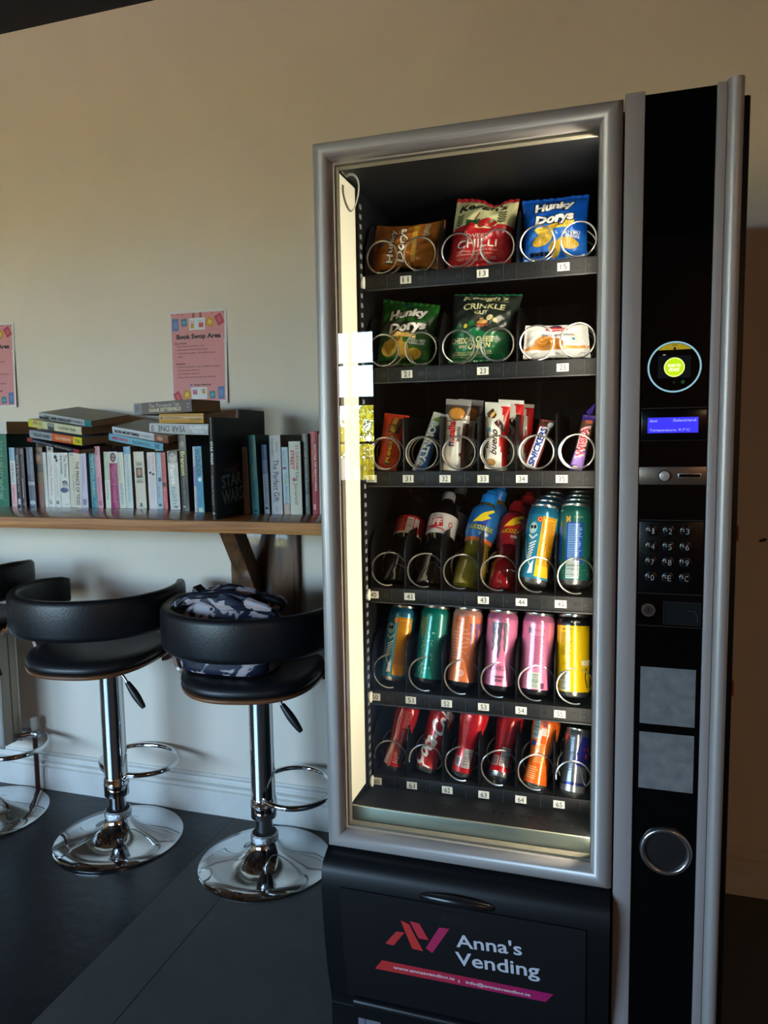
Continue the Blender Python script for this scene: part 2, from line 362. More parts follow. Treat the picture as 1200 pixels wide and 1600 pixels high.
def glass_mat():
    m = bpy.data.materials.new('window_glass'); m.use_nodes = True; nt = m.node_tree; nt.nodes.clear(); N = nt.nodes.new
    o = N('ShaderNodeOutputMaterial'); t = N('ShaderNodeBsdfTransparent'); t.inputs[0].default_value = (.97, .98, .975, 1); g = N('ShaderNodeBsdfGlossy'); g.inputs['Roughness'].default_value = .005
    f = N('ShaderNodeFresnel'); f.inputs[0].default_value = 1.5; mx = N('ShaderNodeMixShader')
    geo = N('ShaderNodeNewGeometry'); inv = N('ShaderNodeMath'); inv.operation = 'SUBTRACT'; inv.inputs[0].default_value = 1; mu = N('ShaderNodeMath'); mu.operation = 'MULTIPLY'
    nt.links.new(geo.outputs['Backfacing'], inv.inputs[1]); nt.links.new(f.outputs[0], mu.inputs[0]); nt.links.new(inv.outputs[0], mu.inputs[1])
    f2 = N('ShaderNodeMath'); f2.operation = 'MULTIPLY'; f2.inputs[1].default_value = 1.8; nt.links.new(mu.outputs[0], f2.inputs[0])
    nt.links.new(f2.outputs[0], mx.inputs[0]); nt.links.new(t.outputs[0], mx.inputs[1]); nt.links.new(g.outputs[0], mx.inputs[2]); nt.links.new(mx.outputs[0], o.inputs[0]); return m
MB().box(GX0-.001, GX1+.002, 1.312, 1.316, GZ0-.001, GZ1+.001, glass_mat()).build('glass_pane', VM, True)
lsm = MB(); lsm.box(-.0160, -.0050, 1.3365, 1.352, .52, 1.765, ink(200, 200, 196)); lsm.add([(-.0163, 1.338, .53), (-.0163, 1.3505, .53), (-.0163, 1.3505, 1.76), (-.0163, 1.338, 1.76)], [[0, 3, 2, 1]], mat('lamp_tube', (255, 250, 235), .4, emit=(255, 244, 222), es=TUBE)); lsm.build('lamp_strip', VM, True, False)
lp = MB(); cpt = at(545, 300, 1.334)
for q in range(2):
    pts = [Vector((cpt.x-.014+.0015*q, 1.334+.002*q, 1.767))]
    for k in range(25):
        a = math.radians(115-k*13.5); pts.append(Vector((cpt.x+.004+(.021-.002*q)*math.cos(a)*(.75+.25*math.sin(a)), 1.333+.002*q, cpt.z-.002+(.034-.002*q)*math.sin(a))))
    lp.tube(pts, .0011, ink(214, 208, 186), 6)
lp.build('lamp_cable', VM, True)['label'] = 'looped cream cable in the upper left corner of the window'

# control column
cm = MB(); cm.box(.0128, .0435, 1.298, 1.36, .03, 1.817, m_silver2, .0025); cm.build('column_trim', VM, True)
cm = MB(); cm.box(.149, .1635, 1.298, 1.36, .03, 1.814, m_silver2, .002)
pp = [(.1635, 1.36), (.1635, 1.3015), (.166, 1.298)]+[(.1765+.0115*math.cos(a), 1.303-.0115*math.sin(a)) for a in [PI-PI*k/10 for k in range(1, 10)]]+[(.188, 1.303), (.188, 1.36)]
cm.prism(pp, .03, 1.817, m_silver, 'z', smooth=True); cm.build('column_trim', VM, True)
cp = MB(); cp.box(.0435, .149, 1.304, 1.36, .03, 1.812, m_blkg)
for za in (1.129, 1.004, .948, 1.315, 1.262): cp.box(.045, .1475, 1.3034, 1.3045, za-.0006, za+.0006, ink(30, 30, 32))
cp.build('control_panel', VM, True)
def cyl_y(mb, x, z, r, y0, y1, m, n=32, r2=None):
    M = Matrix.Translation((x, y1, z)) @ Matrix.Rotation(PI/2, 4, 'X')   # local +z -> world -y
    mb.lathe([(r, 0), (r, y1-y0-.0008), ((r2 or r)-.0006, y1-y0)], m, n, M); return mb
def emat(n, c, s, r=.4): return mat(n, c, r, emit=c, es=s)
PM = plane_map((0, 1.3036, 0), (1, 0, 0), (0, 0, 1))
# round card reader
RX, RZ = .0955, 1.381
rd = MB(); cyl_y(rd, RX, RZ, .0425, 1.3, 1.304, m_blkg, 48); rd.build('card_reader', VM, True); rdr = bpy.data.objects['card_reader']
RM = plane_map((RX, 1.2998, RZ), (1, 0, 0), (0, 0, 1), .0002)
MB().decal(ringd(0, 0, .0385, .0412, 64), RM, emat('ring_glow', (150, 196, 210), .55)).build('light_ring', rdr, True, False)['label'] = 'pale blue glowing ring'
s_ = MB(); s_.decal(ell(0, 0, .0378, .0378, 20, 0, 47, 133), RM, emat('reader_yellow', (176, 150, 22), .45)); s_.decal(T('nayax', 0, .0348, .009, .0018, bold=.02), plane_map((RX, 1.2996, RZ), (1, 0, 0), (0, 0, 1), .0002), ink(40, 34, 8))
s_.decal(ell(0, .0295, .0022, .0022, 12), plane_map((RX, 1.2996, RZ), (1, 0, 0), (0, 0, 1), .0002), ink(8, 8, 8)); s_.build('brand_band', rdr, True, False)['label'] = 'yellow band across the top of the reader'
RM2 = plane_map((RX, 1.2995, RZ), (1, 0, 0), (0, 0, 1), .0002); RM3 = plane_map((RX, 1.2992, RZ), (1, 0, 0), (0, 0, 1), .0002)
s_ = MB(); s_.decal(rect(-.025, .025, -.018, .018), RM, ink(14, 14, 18, 20)); s_.decal(ell(0, -.0005, .0158, .0155, 32), RM2, emat('start_rim', (240, 255, 150), 1.1)); s_.decal(ell(0, -.0005, .0145, .0142, 32), plane_map((RX, 1.2994, RZ), (1, 0, 0), (0, 0, 1), .0002), emat('start_green', (170, 205, 10), 1.0))
s_.decal(T('PUSH TO', 0, .0022, .019, .0042, bold=.02), RM3, emat('start_text', (255, 255, 225), 1.3)); s_.decal(T('START', 0, -.0045, .0165, .0045, bold=.02), RM3, emat('start_text', (255, 255, 225), 1.3))
s_.decal(ringd(.0135, -.0245, .0018, .0024, 16), RM, emat('led_green', (70, 150, 95), .5)); s_.decal(rect(-.018, -.0135, .0195, .0205), RM, emat('led_white', (200, 210, 210), .6))
for k in range(3): s_.decal(rect(-.002, .002, -.0235-k*.0014, -.0229-k*.0014), RM, ink(70, 70, 72))
s_.build('reader_screen', rdr, True, False)['label'] = 'lit green start button on the reader screen'
# text display
d = MB(); d.box(.0465, .147, 1.3015, 1.304, 1.262, 1.312, mat('display_bezel', (8, 8, 10), .2, spec=.25), .001); d.build('display', VM, True); dis = bpy.data.objects['display']
d = MB(); DM = plane_map((0, 1.3013, 0), (1, 0, 0), (0, 0, 1)); d.decal(rect(.0562, .1342, 1.2742, 1.2995), DM, emat('lcd_blue', (52, 46, 222), 1.0))
DM2 = plane_map((0, 1.3008, 0), (1, 0, 0), (0, 0, 1)); lt = emat('lcd_text', (170, 175, 255), 1.0)
d.decal(T('duct', .0655, 1.2945, .012, .0046), DM2, lt); d.decal(T(':Select/end', .1125, 1.2948, .036, .0046), DM2, lt); d.decal(T('Temperature: 9.7\u00b0C', .0905, 1.2785, .062, .0052), DM2, lt)
d.build('lcd_screen', dis, True, False)['label'] = 'blue screen reading Temperature 9.7'
# coin plate
d = MB(); d.box(.0445, .1487, 1.2995, 1.304, 1.1885, 1.2185, mat('coin_plate', (120, 108, 98), .32, metal=.8), .001); d.build('coin_plate', VM, True); cpl = bpy.data.objects['coin_plate']
d = MB(); cyl_y(d, .0838, 1.2035, .0095, 1.2985, 1.2996, m_blk); cyl_y(d, .0838, 1.2035, .0082, 1.2925, 1.2986, m_silver, 32, .0074); d.build('return_button', cpl, True)
d = MB(); d.box(.105, .1405, 1.2988, 1.2996, 1.2003, 1.2073, m_wire, .0004); d.box(.1065, .1385, 1.298, 1.2995, 1.2015, 1.2061, m_blkg); d.build('coin_slot', cpl, True)
# keypad
d = MB(); d.box(.0465, .147, 1.302, 1.304, 1.007, 1.127, mat('keypad_plate', (6, 6, 7), .25, spec=.25), .001); d.build('keypad', VM, True); kp = bpy.data.objects['keypad']
for r_, row in enumerate(('123', '456', '789', '0EC')):
    for q, chh in enumerate(row):
        x, z = .0665+q*.0268, 1.1115-r_*.0264; k = MB(); cyl_y(k, x, z, .0098, 1.2995, 1.3022, mat('key_black', (9, 9, 10), .25, spec=.4), 24, .0088)
        k.decal(T(chh, x+.0018, z-.0005, .0056 if chh != '1' else .003, .0096), plane_map((0, 1.2993, 0), (1, 0, 0), (0, 0, 1)), ink(150, 148, 144))
        for i in range(2): k.lathe([(.0011, 0), (.0008, .0007), (0, .0009)], ink(190, 190, 188), 8, Matrix.Translation((x-.0045+.0006*i, 1.2995, z+.0035-i*.0032)) @ Matrix.Rotation(PI/2, 4, 'X'))
        k.build('key', kp, True)['label'] = 'round black key marked ' + chh
d = MB(); cyl_y(d, .0632, .9755, .0115, 1.299, 1.304, mat('lock_metal', (128, 116, 108), .35, metal=.9)); cyl_y(d, .0632, .9755, .0078, 1.298, 1.2992, mat('lock_core', (104, 94, 88), .3, metal=.9)); d.box(.0626, .0638, 1.2975, 1.2985, .9735, .9795, m_blkg); d.build('lock', VM, True)
d = MB(); ringframe(d, .0865, .1465, .952, .992, [(0, 1.304), (0, 1.3015), (.003, 1.3015), (.003, 1.304)], m_blk); d.box(.0895, .1435, 1.3032, 1.304, .955, .989, ink(3, 3, 3, 30)); d.tube([(.124, 1.302, .977), (.137, 1.302, .976), (.1405, 1.302, .968), (.141, 1.302, .958)], .0007, ink(60, 60, 62), 6); d.build('note_slot', VM, True)
stk = mat('grey_sticker', (118, 118, 118), .7, var=.25, vscale=45, rgb2=(98, 100, 102))
for z0, z1, l in ((.7755, .876, 'upper blank grey square sticker'), (.659, .7605, 'lower blank grey square sticker')):
    MB().box(.0527, .1408, 1.3032, 1.3041, z0, z1, stk).build('blank_sticker', VM, True)['label'] = l
# round return cup
d = MB(); M = Matrix.Translation((.0995, 1.304, .5495)) @ Matrix.Rotation(PI/2, 4, 'X')
d.lathe([(.0385+.0052*math.cos(a), .002+.006*math.sin(a)) for a in [PI*k/8 for k in range(9)]][::-1]+[(.0437, -.003), (.0335, -.003)], mat('cup_ring', (170, 165, 165), .22, metal=.95), 48, M, cap=False)
d.build('coin_cup_ring', VM, True)
d = MB(); d.lathe([(.034, .003), (.0335, -.001), (.03, -.012), (.018, -.018), (0, -.02)], mat('cup_dark', (26, 24, 24), .4), 40, M @ Matrix.Translation((0, 0, .0015)), cap=False); d.lathe([(.0336, .0012), (0, .0022)], mat('cup_dark2', (20, 19, 19), .45), 40, M, cap=False); d.build('coin_cup', VM, True)
# small red tabs at the cabinet's right edge
for z in (1.106, .84): MB().box(.2005, .2035, 1.328, 1.37, z-.012, z+.012, ink(150, 44, 30)).build('red_tab', VM, True)

# delivery fascia with bulged profile
FP = [(1.335, .4635), (1.300, .4625), (1.272, .447), (1.2625, .430), (1.2600, .4), (1.2640, .34), (1.2720, .27), (1.284, .2), (1.2960, .15), (1.3, .13), (1.3, .03), (1.335, .03)]
fc = MB(); fc.prism(FP, X0, X1-.002, m_blk, 'x', smooth=True)
fc.box(X0+.002, X1-.004, 1.2995, 1.3015, .1265, .1285, ink(44, 46, 48))
fc.build('delivery_fascia', VM, True)
def fy(z):
    q = [p for p in FP[1:11]]
    for a, b in zip(q, q[1:]):
        if b[1] <= z <= a[1] and a[1] > b[1]: t = (a[1]-z)/(a[1]-b[1]); return a[0]+(b[0]-a[0])*t
    return 1.3
def onf(px, py):
    Y = 1.26
    for _ in range(30): Y = fy(at(px, py, Y).z)
    return at(px, py, Y)
fl = MB(); flx0, flx1 = onf(533, 1364).x, onf(916, 1424).x; zt, zb = .4065, .158
zs = [zb+(zt-zb)*k/14 for k in range(15)]
fl.prism([(fy(z)-.0035, z) for z in zs]+[(fy(z)+.002, z) for z in zs[::-1]], flx0, flx1, m_flap, 'x', smooth=True)
fl.build('delivery_flap', VM, True); flap = bpy.data.objects['delivery_flap']
def fmap(off=.0042): return lambda x, z: Vector((x, fy(z)-off, z))
def P2(px, py): p = onf(px, py); return (p.x, p.z)
lg = MB()
for poly_, c_ in (([(627, 1436), (640, 1442), (662, 1484), (645, 1480)], (196, 52, 48)), ([(620, 1453), (633, 1455), (616, 1475), (603, 1472)], (190, 50, 52)), ([(641, 1437), (656, 1441), (671, 1467), (655, 1464)], (190, 46, 62)), ([(687, 1447), (703, 1449), (676, 1487), (666, 1479)], (176, 40, 86))):
    lg.decal(polyg([P2(*p) for p in poly_]), fmap(), ink(*c_), .01)
sp = [P2(*p) for p in ((598, 1498), (865, 1551), (853, 1563), (587, 1511))]
for k in range(6):
    t0, t1 = k/6, (k+1)/6; L_ = lambda a, b, t: (a[0]+(b[0]-a[0])*t, a[1]+(b[1]-a[1])*t)
    lg.decal(polyg([L_(sp[0], sp[1], t0), L_(sp[0], sp[1], t1), L_(sp[3], sp[2], t1), L_(sp[3], sp[2], t0)]), fmap(), ink(190-k*5, 48-k*4, 50+k*9), .01)
a_, b_ = P2(714, 1465), P2(815, 1505)
def tline(mb, s, pl, pr, hpx, m, off, bold=.0, asc=1):
    """text between two photo points on the flap (baseline ends), height in metres"""
    p, q = P2(*pl), P2(*pr); w_ = math.hypot(q[0]-p[0], q[1]-p[1]); ang = math.degrees(math.atan2(q[1]-p[1], q[0]-p[0]))
    mb.decal(T(s, (p[0]+q[0])/2, (p[1]+q[1])/2+hpx/2, w_, hpx, ang, bold), fmap(off), m, .01)
wht = ink(196, 198, 206)
tline(lg, "Anna's", (714, 1477), (815, 1490.5), .027, wht, .0044, .015)
tline(lg, 'Vending', (714, 1511), (843, 1531.5), .0365, wht, .0044, .015)
tline(lg, 'www.annasvending.ie', (616, 1512.5), (711, 1531), .0095, ink(226, 200, 204), .0046, .02); tline(lg, 'I', (717, 1533), (719, 1533.4), .0075, ink(214, 180, 184), .0046)
tline(lg, 'info@annasvending.ie', (729, 1535.5), (829, 1556), .0095, ink(226, 200, 204), .0046, .02)
lg.build('flap_print', flap, True, False)['label'] = 'printed company logo and web address'
hn = MB(); p0, p1 = onf(655, 1370), onf(776, 1393); pts = []
for k in range(21):
    t = k/20; q = p0.lerp(p1, t); e = math.sin(PI*t)**.6; pts.append(Vector((q.x, q.y-.004-.014*e, .4135+.008*e)))
hn.tube(pts, .009, mat('handle_black', (22, 22, 24), .25), 12, rf=lambda t: .003+.0075*math.sin(PI*t)**.5); hn.build('flap_handle', flap, True)
rc = MB(); q0, q1 = onf(667, 1393), onf(766, 1410); cx_, hw = (q0.x+q1.x)/2, (q1.x-q0.x)/2
rc.decal(polyg([(cx_-hw, .398), (cx_+hw, .398)]+[(cx_+hw*math.cos(a), .384-.018*math.sin(a)) for a in [PI*k/12 for k in range(13)]]), fmap(.0038), ink(7, 7, 8, 25), .01)
rc.decal(T('200', cx_-.012, .384, .035, .011), fmap(.0041), ink(30, 31, 33)); rc.build('finger_recess', flap, True, False)
rb = MB(); rb.tube([(flx0+.014, 1.289, .15), (flx1+.01, 1.289, .147)], .0105, mat('roller_black', (18, 19, 22), .3), 16); rb.build('lower_bar', VM, True)
ls = MB(); p = at(560, 1592, 1.299); ls.box(p.x-.0, p.x+.047, 1.2988, 1.3, p.z-.05, p.z+.003, ink(112, 110, 122)); ls.box(p.x+.014, p.x+.0155, 1.2985, 1.299, p.z-.05, p.z+.003, ink(30, 30, 40)); ls.box(p.x+.045, p.x+.0475, 1.2985, 1.299, p.z-.05, p.z, ink(30, 30, 40)); ls.build('data_label', VM, True)

# trays
YT = 1.47
ROWS = [1.591, 1.403, 1.189, .941, .716, .526]
LX = [-.494, -.414, -.336, -.258, -.181, -.104, -.028]
m_tray = mat('tray_black', (13, 14, 16), .5, spec=.3, var=.2, vscale=30); m_div = mat('divider_black', (12, 13, 15), .3, spec=.4)
TAGS = [['', '11', '', '13', '', '15'], ['', '21', '', '23', '', '25'], ['30', '31', '32', '33', '34', '35'], ['40', '41', '', '43', '44', '45'], ['50', '51', '52', '53', '54', '55'], ['60', '61', '62', '63', '64', '65']]
DECK = []
for r in range(6):
    zc = ROWS[r]; dz = zc+.0155; DECK.append(dz); t = MB()
    t.box(-.491, -.006, YT, 1.95, dz-.004, dz, m_tray); t.box(-.491, -.006, YT-.002, YT+.004, zc-.0165, zc+.0155, m_tray, .0015)
    t.box(-.491, -.006, YT-.0045, YT, zc-.0175, zc-.0145, mat('rail_edge', (34, 36, 40), .4), .0008)
    for k in range(6):
        x = LX[k]; t.box(x+.036, x+.047, YT-.003, YT-.0015, zc-.004, zc+.005, ink(5, 5, 6)); t.box(x+.056, x+.061, YT-.003, YT-.0015, zc-.003, zc+.002, ink(5, 5, 6)); t.box(x+.0515, x+.0525, YT-.0028, YT-.0015, zc-.013, zc+.013, ink(48, 50, 54)); t.box(x-.0004, x+.0004, YT-.0028, YT-.0015, zc-.014, zc+.015, ink(46, 48, 52))
    t.build('tray', VM, True); tr_ = [o for o in bpy.data.objects if o.name.startswith('tray')][-1]; tr_ = max((o for o in bpy.data.objects if o.name == 'tray' or o.name.startswith('tray.')), key=lambda o: o.name)
    tr_['label'] = ['topmost tray with three double lanes of crisps', 'second tray from the top, crisps and wafers', 'third tray, chocolate bars', 'fourth tray, bottles and tall cans', 'fifth tray, tall cans', 'lowest tray, small cans'][r]
    if r in (0, 3, 4, 5):
        wl = MB(); wl.lathe([(.0, 0), (.010, .0008), (.012, .003), (.012, .006), (0, .007)], ink(214, 212, 196), 24, Matrix.Translation((-.4925, YT-.006, zc)) @ Matrix.Rotation(PI/2, 4, 'Y') @ Matrix.Translation((0, 0, -.003))); wl.build('tray_wheel', tr_, True)['label'] = 'white runner wheel'
    for k in range(6):
        if TAGS[r][k]:
            g = MB(); x = LX[k]+.0005; g.box(x, x+.0225, YT-.0042, YT-.0025, zc-.0075, zc+.0075, ink(206, 204, 192))
            g.decal(T(TAGS[r][k], x+.0115, zc, .0125, .0105), plane_map((0, YT-.0042, 0), (1, 0, 0), (0, 0, 1)), ink(18, 18, 20)); g.build('number_tag', tr_, True)['label'] = 'white number tag reading '+TAGS[r][k]
    # dividers
    hs = [.085, .075, .112, .118, .118, .118][r]
    for k in ([0, 2, 4, 6] if r < 2 else range(7)):
        x = LX[k]; x = min(max(x, -.4895), -.0075); f0 = YT+.006
        pts = [(f0, dz), (f0, dz+hs*.62)]+[(f0+.055*(1-math.cos(a)), dz+hs*.62+hs*.38*math.sin(a)) for a in [PI/2*i/8 for i in range(1, 9)]]+[(1.93, dz+hs), (1.93, dz)]
        if r == 2: pts = [(f0, dz), (f0, dz+hs*.95), (f0+.006, dz+hs), (1.93, dz+hs), (1.93, dz)]
        if r < 2: pts = [(f0, dz), (f0, dz+.055), (f0+.03, dz+.1), (f0+.05, dz+.112), (1.93, dz+.112), (1.93, dz)]
        dv = MB(); dv.prism(pts, x-.0011, x+.0011, m_div, 'x'); dv.build('divider', tr_, True)
    # wire spirals: start (bottom front), run over the left side and back into the tray
    for k in range(6):
        if r < 2 : R_ = .0325
        elif r == 2: R_ = .0335
        else: R_ = .0345
        cx0 = LX[k]+.0385; cz0 = dz+R_+.0035; s = MB(); pts = []; pitch = [.05, .05, .032, .085, .085, .085][r]
        turns = 3.0 if r < 3 else 2.2; cw = -1 if (r < 2 and k % 2 == 0) else 1
        if r == 5 and k in (0, 1, 5): a0 = 80
        else: a0 = -20
        n = int(turns*28)
        for i in range(n):
            a = math.radians(270-cw*(a0+i*360/28)); tt = i/28; pts.append(Vector((cx0+R_*math.cos(a), YT+.007+pitch*(max(.22*tt, tt-.35) if r > 2 else (max(.10*tt, (tt-.85)*1.7) if r < 2 else max(.12*tt, tt-.72))), cz0+R_*math.sin(a))))
        s.tube(pts, .0017, m_wire, 8); s.build('spiral_coil', tr_, True)

# ------------------------------------------------------------------ packets in the machine
def crease(u, v, seed):
    s = seed*1.7
    return (math.sin(9*u+s+5*v)*math.sin(7*v-s)+.6*math.sin(17*u-11*v+s)*math.sin(3*u+13*v)+.35*math.sin(31*u+s)*math.sin(27*v-s))
def packet(name, label, cat, px, Yb, Yt, thick, colf, prints, seal=.06, top='flat', seed=1, wr=.0016, pinch=.05, ends='v', group=None, rough=.3, nu=34, nv=40):
    """px = TL, TR, BR, BL photo points; the packet stands between depth Yb (foot) and Yt (head)"""
    TL, TR, BR, BL = at(*px[0], Yt), at(*px[1], Yt), at(*px[2], Yb), at(*px[3], Yb)
    o = (BL+BR)/2; zx = ((TL+TR)/2-o).normalized(); xx = (BR-BL+TR-TL); xx = (xx-zx*xx.dot(zx)).normalized(); yy = zx.cross(xx)
    root = thing(name, label, cat, frame(o, xx, yy, zx), group); W_ = (BR-BL).length; H_ = (TL-BL).length
    def pil(u, v):
        if ends == 'v': vv = min(1, max(0, (v-seal)/(1-2*seal))); uu = u
        else: vv = v; uu = min(1, max(0, (u-seal)/(1-2*seal)))
        return (max(0, math.sin(PI*uu))**.55)*(max(0, math.sin(PI*vv))**.55)
    def mp(off=0, side=1):
        def f(u, v):
            d = pil(u, v); uu = .5+(u-.5)*(1-pinch*math.sin(PI*v) if ends == 'v' else 1); vv = v if ends == 'v' else .5+(v-.5)*(1-pinch*math.sin(PI*u))
            P = BL.lerp(BR, uu).lerp(TL.lerp(TR, uu), vv)
            w = crease(u*1.1, v*1.2, seed)*wr*(.35+d)
            edge = .5*wr*math.sin(u*60)*(1 if (ends == 'v' and (v > 1-seal or v < seal)) else 0)
            if top == 'dip' and v > .7: P = P - zx*(.014*math.exp(-((u-.62)/.16)**2)*(v-.7)/.3)
            return P - yy*((thick*d if side > 0 else -thick*.55*d)+w+edge+off)
        return f
    b = MB(); fs = []; ms = []; front = mp(); back = mp(0, -1); vs = []
    for j in range(nv+1):
        for i in range(nu+1): vs.append(front(i/nu, j/nv))
    nf = len(vs)
    for j in range(nv+1):
        for i in range(nu+1): vs.append(back(i/nu, j/nv)+yy*.0008)
    for j in range(nv):
        for i in range(nu):
            a = j*(nu+1)+i; fs.append([a, a+1, a+nu+2, a+nu+1]); ms.append(ink(*colf((i+.5)/nu, (j+.5)/nv), rough))
            a += nf; fs.append([a, a+nu+1, a+nu+2, a+1]); ms.append(ink(*colf(.02, (j+.5)/nv), rough))
    for i in range(nu):
        for j0 in (0, nv): a = j0*(nu+1)+i; fs.append([a, a+1, a+1+nf, a+nf]); ms.append(ink(*colf(.5, j0/nv*.98+.01), rough))
    for j in range(nv):
        for i0 in (0, nu): a = j*(nu+1)+i0; fs.append([a, a+nu+1, a+nu+1+nf, a+nf]); ms.append(ink(*colf(i0/nu*.98+.01, .5), rough))
    b.add(vs, fs, ms, True); b.build('wrapper', root, True)
    p = MB()
    for q, (sh, c, lv) in enumerate(prints): p.decal(sh, mp(.0004+.0003*lv), ink(*c, rough), .035)
    if prints: p.build('wrapper_print', root, True, False)
    root['mp'] = 0; del root['mp']
    return root
K, WH = (16, 15, 15), (232, 230, 222)
def hunky(cx, cy, w, h, rot=0, lv=2):
    """two-line outlined lettering, rotated as a block"""
    o = []; c, s_ = math.cos(math.radians(rot)), math.sin(math.radians(rot))
    def R(sh): return [(cx+(x-cx)*c-(y-cy)*s_*1.0, cy+(x-cx)*s_+(y-cy)*c) for x, y in sh[0]], sh[1]
    for st, yy_, ww in (('Hunky', cy+h*.27, w), ('Dorys', cy-h*.27, w*.98)):
        for bold, col, l in ((.13, K, lv), (.05, WH, lv+1)): o.append((R(fit(text2d(st, bold, .18), cx, yy_, ww*(1 if bold <= .05 else 1.06), h*.47*(1 if bold <= .05 else 1.14), 4)), col, l))
    return o
def crisps(pts, lv=3):
    o = []
    for x, y, a, b, r in pts:
        o.append((ell(x, y, a, b, 20, r), (206, 168, 52), lv)); 
        for k in range(-3, 4): o.append((ell(x+k*a*.24*math.cos(math.radians(r)), y+k*a*.24*math.sin(math.radians(r)), a*.045, b*math.sqrt(max(.05, 1-(k*.26)**2))*.9, 10, r), (178, 138, 34), lv+1))
    return o
# 1: brown bag lying on its side, turned a quarter
pr = []
for bold, col, l in ((.1, K, 1), (.03, (226, 216, 196), 2)):
    pr += [(fit(text2d('Hunky', bold, .15), .32, .47, .78*(1.06 if bold > .05 else 1), .13*(1.15 if bold > .05 else 1), 90), col, l), (fit(text2d('Dorys', bold, .15), .475, .47, .76*(1.06 if bold > .05 else 1), .13*(1.15 if bold > .05 else 1), 90), col, l)]
pr = [([(x, y) for x, y in sh[0]], c, l) if False else (sh, c, l) for sh, c, l in [(s, c, l) for s, c, l in pr]]
pr += [(rect(.6, .67, .1, .92), (208, 160, 44), 1), (T('CRINKLE CUT', .635, .5, .72, .05, 90), (238, 206, 120), 2), (T('BUFFALO', .775, .8, .28, .07, 90, .03), (226, 210, 180), 2), (ell(.14, .52, .05, .06), (38, 52, 110), 1)]
packet('crisp_packet', 'brown crinkle cut crisp packet lying sideways in lane 11 of the top tray', 'crisps', ((589, 353), (697, 343), (686, 421), (577, 426)), 1.52, 1.53, .026,
       lambda u, v: (172, 100, 28) if u < .9 else (146, 82, 30), pr, seal=.07, ends='u', seed=3, wr=.004, pinch=.12, rough=.34)
# 2 red and cream
def c2(u, v):
    if v > .955: return (150, 28, 36)
    return (206, 202, 150) if v > .5+.03*math.sin(u*9) else (172, 30, 36)
pr = [(T("Keogh's", .47, .81, .76, .14, 2, .03, .15), K, 1), (T('in Ireland', .74, .735, .22, .022), K, 1), (T('SWEET', .46, .36, .36, .055, 0, .0), (226, 208, 190), 1), (T('CHILLI', .46, .27, .62, .10, 0, .008), (238, 226, 210), 1),
      (T('Deliciously Thin Potato Crisps', .47, .18, .64, .026), (226, 208, 190), 1), (T('Seasoned with Sweet Chilli Flavour', .47, .145, .5, .02), (226, 208, 190), 1), (T('NET WT 50g (1.76 OZ)', .47, .085, .6, .035), (214, 180, 160), 1),
      (rect(.25, .47, .52, .6), (44, 80, 44), 2), (ell(.6, .55, .14, .055), (160, 26, 30), 2), (ell(.34, .5, .07, .045), (176, 30, 32), 3), (ell(.5, .52, .06, .04), (150, 24, 28), 3), (stroke([(.38, .6), (.42, .66), (.45, .70)], .018), (140, 24, 24), 2), (ell(.66, .57, .05, .015, 12, 30), (70, 110, 50), 3)]
def plant(x, y, s, c=(54, 60, 32)):
    o = [(stroke([(x, y-s), (x, y+s*.9)], s*.08), c, 1)]
    for k in range(5):
        for d in (-1, 1): yy_ = y-s*.7+k*s*.36; o.append((ell(x+d*s*.3, yy_+s*.1, s*.32, s*.11, 10, d*28), c, 1))
    return o
pr += plant(.13, .62, .1)+plant(.8, .64, .11)
packet('crisp_packet', 'red and cream sweet chilli crisp packet upright in lane 13 of the top tray', 'crisps', ((715, 311), (812, 311), (798, 413), (697, 421)), 1.525, 1.56, .03, c2, pr, seal=.055, top='dip', seed=5, wr=.0034, pinch=.02)
# 3 blue
def c3(u, v): return (10, 74, 168) if (v > .42+.1*math.sin(u*4) or u < .1) else (26, 98, 190)
pr = hunky(.5, .66, .62, .40, 0, 2)+[(polyg([(.18, .42), (.8, .55), (.82, .46), (.26, .34)]), (226, 190, 62), 1), (T('CRINKLE CUT', .52, .455, .5, .05, 9), (160, 110, 20), 2), (T('SALT & MALT', .77, .345, .26, .045, 2, .03), WH, 2), (T('VINEGAR', .78, .295, .22, .04, 2, .03), WH, 2), (T('O\'Donnells', .52, .93, .26, .02), (150, 60, 60), 1), (rect(.0, .35, .0, .035), (20, 130, 200), 1)]
pr += crisps([(.3, .27, .15, .08, 20), (.5, .14, .1, .09, 70), (.72, .2, .16, .075, -5), (.42, .3, .1, .05, 50)])+[(rect(.12+.075*k, .18+.075*k, .065, .11), K, 3) for k in range(5)]
packet('crisp_packet', 'blue salt and vinegar crisp packet upright in lane 15 of the top tray', 'crisps', ((816, 315), (921, 304), (918, 405), (817, 411)), 1.525, 1.555, .03, c3, pr, seal=.05, seed=2, wr=.0034, pinch=.04)
# 4 green
def c4(u, v): return (30, 96, 32) if (v > .62 or v < .36) else ((44, 46, 40) if u < .9 and v > .5 else (36, 90, 40))
pr = hunky(.53, .64, .68, .40, 6, 2)+[(rect(.2, .72, .385, .455), (222, 178, 84), 1), (T('CRINKLE CUT', .46, .42, .44, .05, 2), (238, 214, 150), 2), (T('CHEDDAR CHEESE', .75, .36, .28, .035, 2, .02), WH, 2), (T('& SPRING ONION', .75, .315, .26, .035, 2, .02), WH, 2), (T('Tayto', .46, .925, .2, .06, 0, .03), (70, 140, 190), 1)]
pr += crisps([(.25, .24, .16, .12, 15), (.52, .2, .11, .1, 60), (.72, .16, .12, .08, 10), (.44, .33, .07, .07, 80)])+[(rect(.05+.07*k, .1+.07*k, .02, .065), K, 3) for k in range(5)]
packet('crisp_packet', 'green cheddar cheese and spring onion crisp packet in lane 21', 'crisps', ((599, 468), (688, 477), (671, 572), (588, 572)), 1.522, 1.555, .028, c4, pr, seal=.05, seed=8, wr=.0034, pinch=.03)
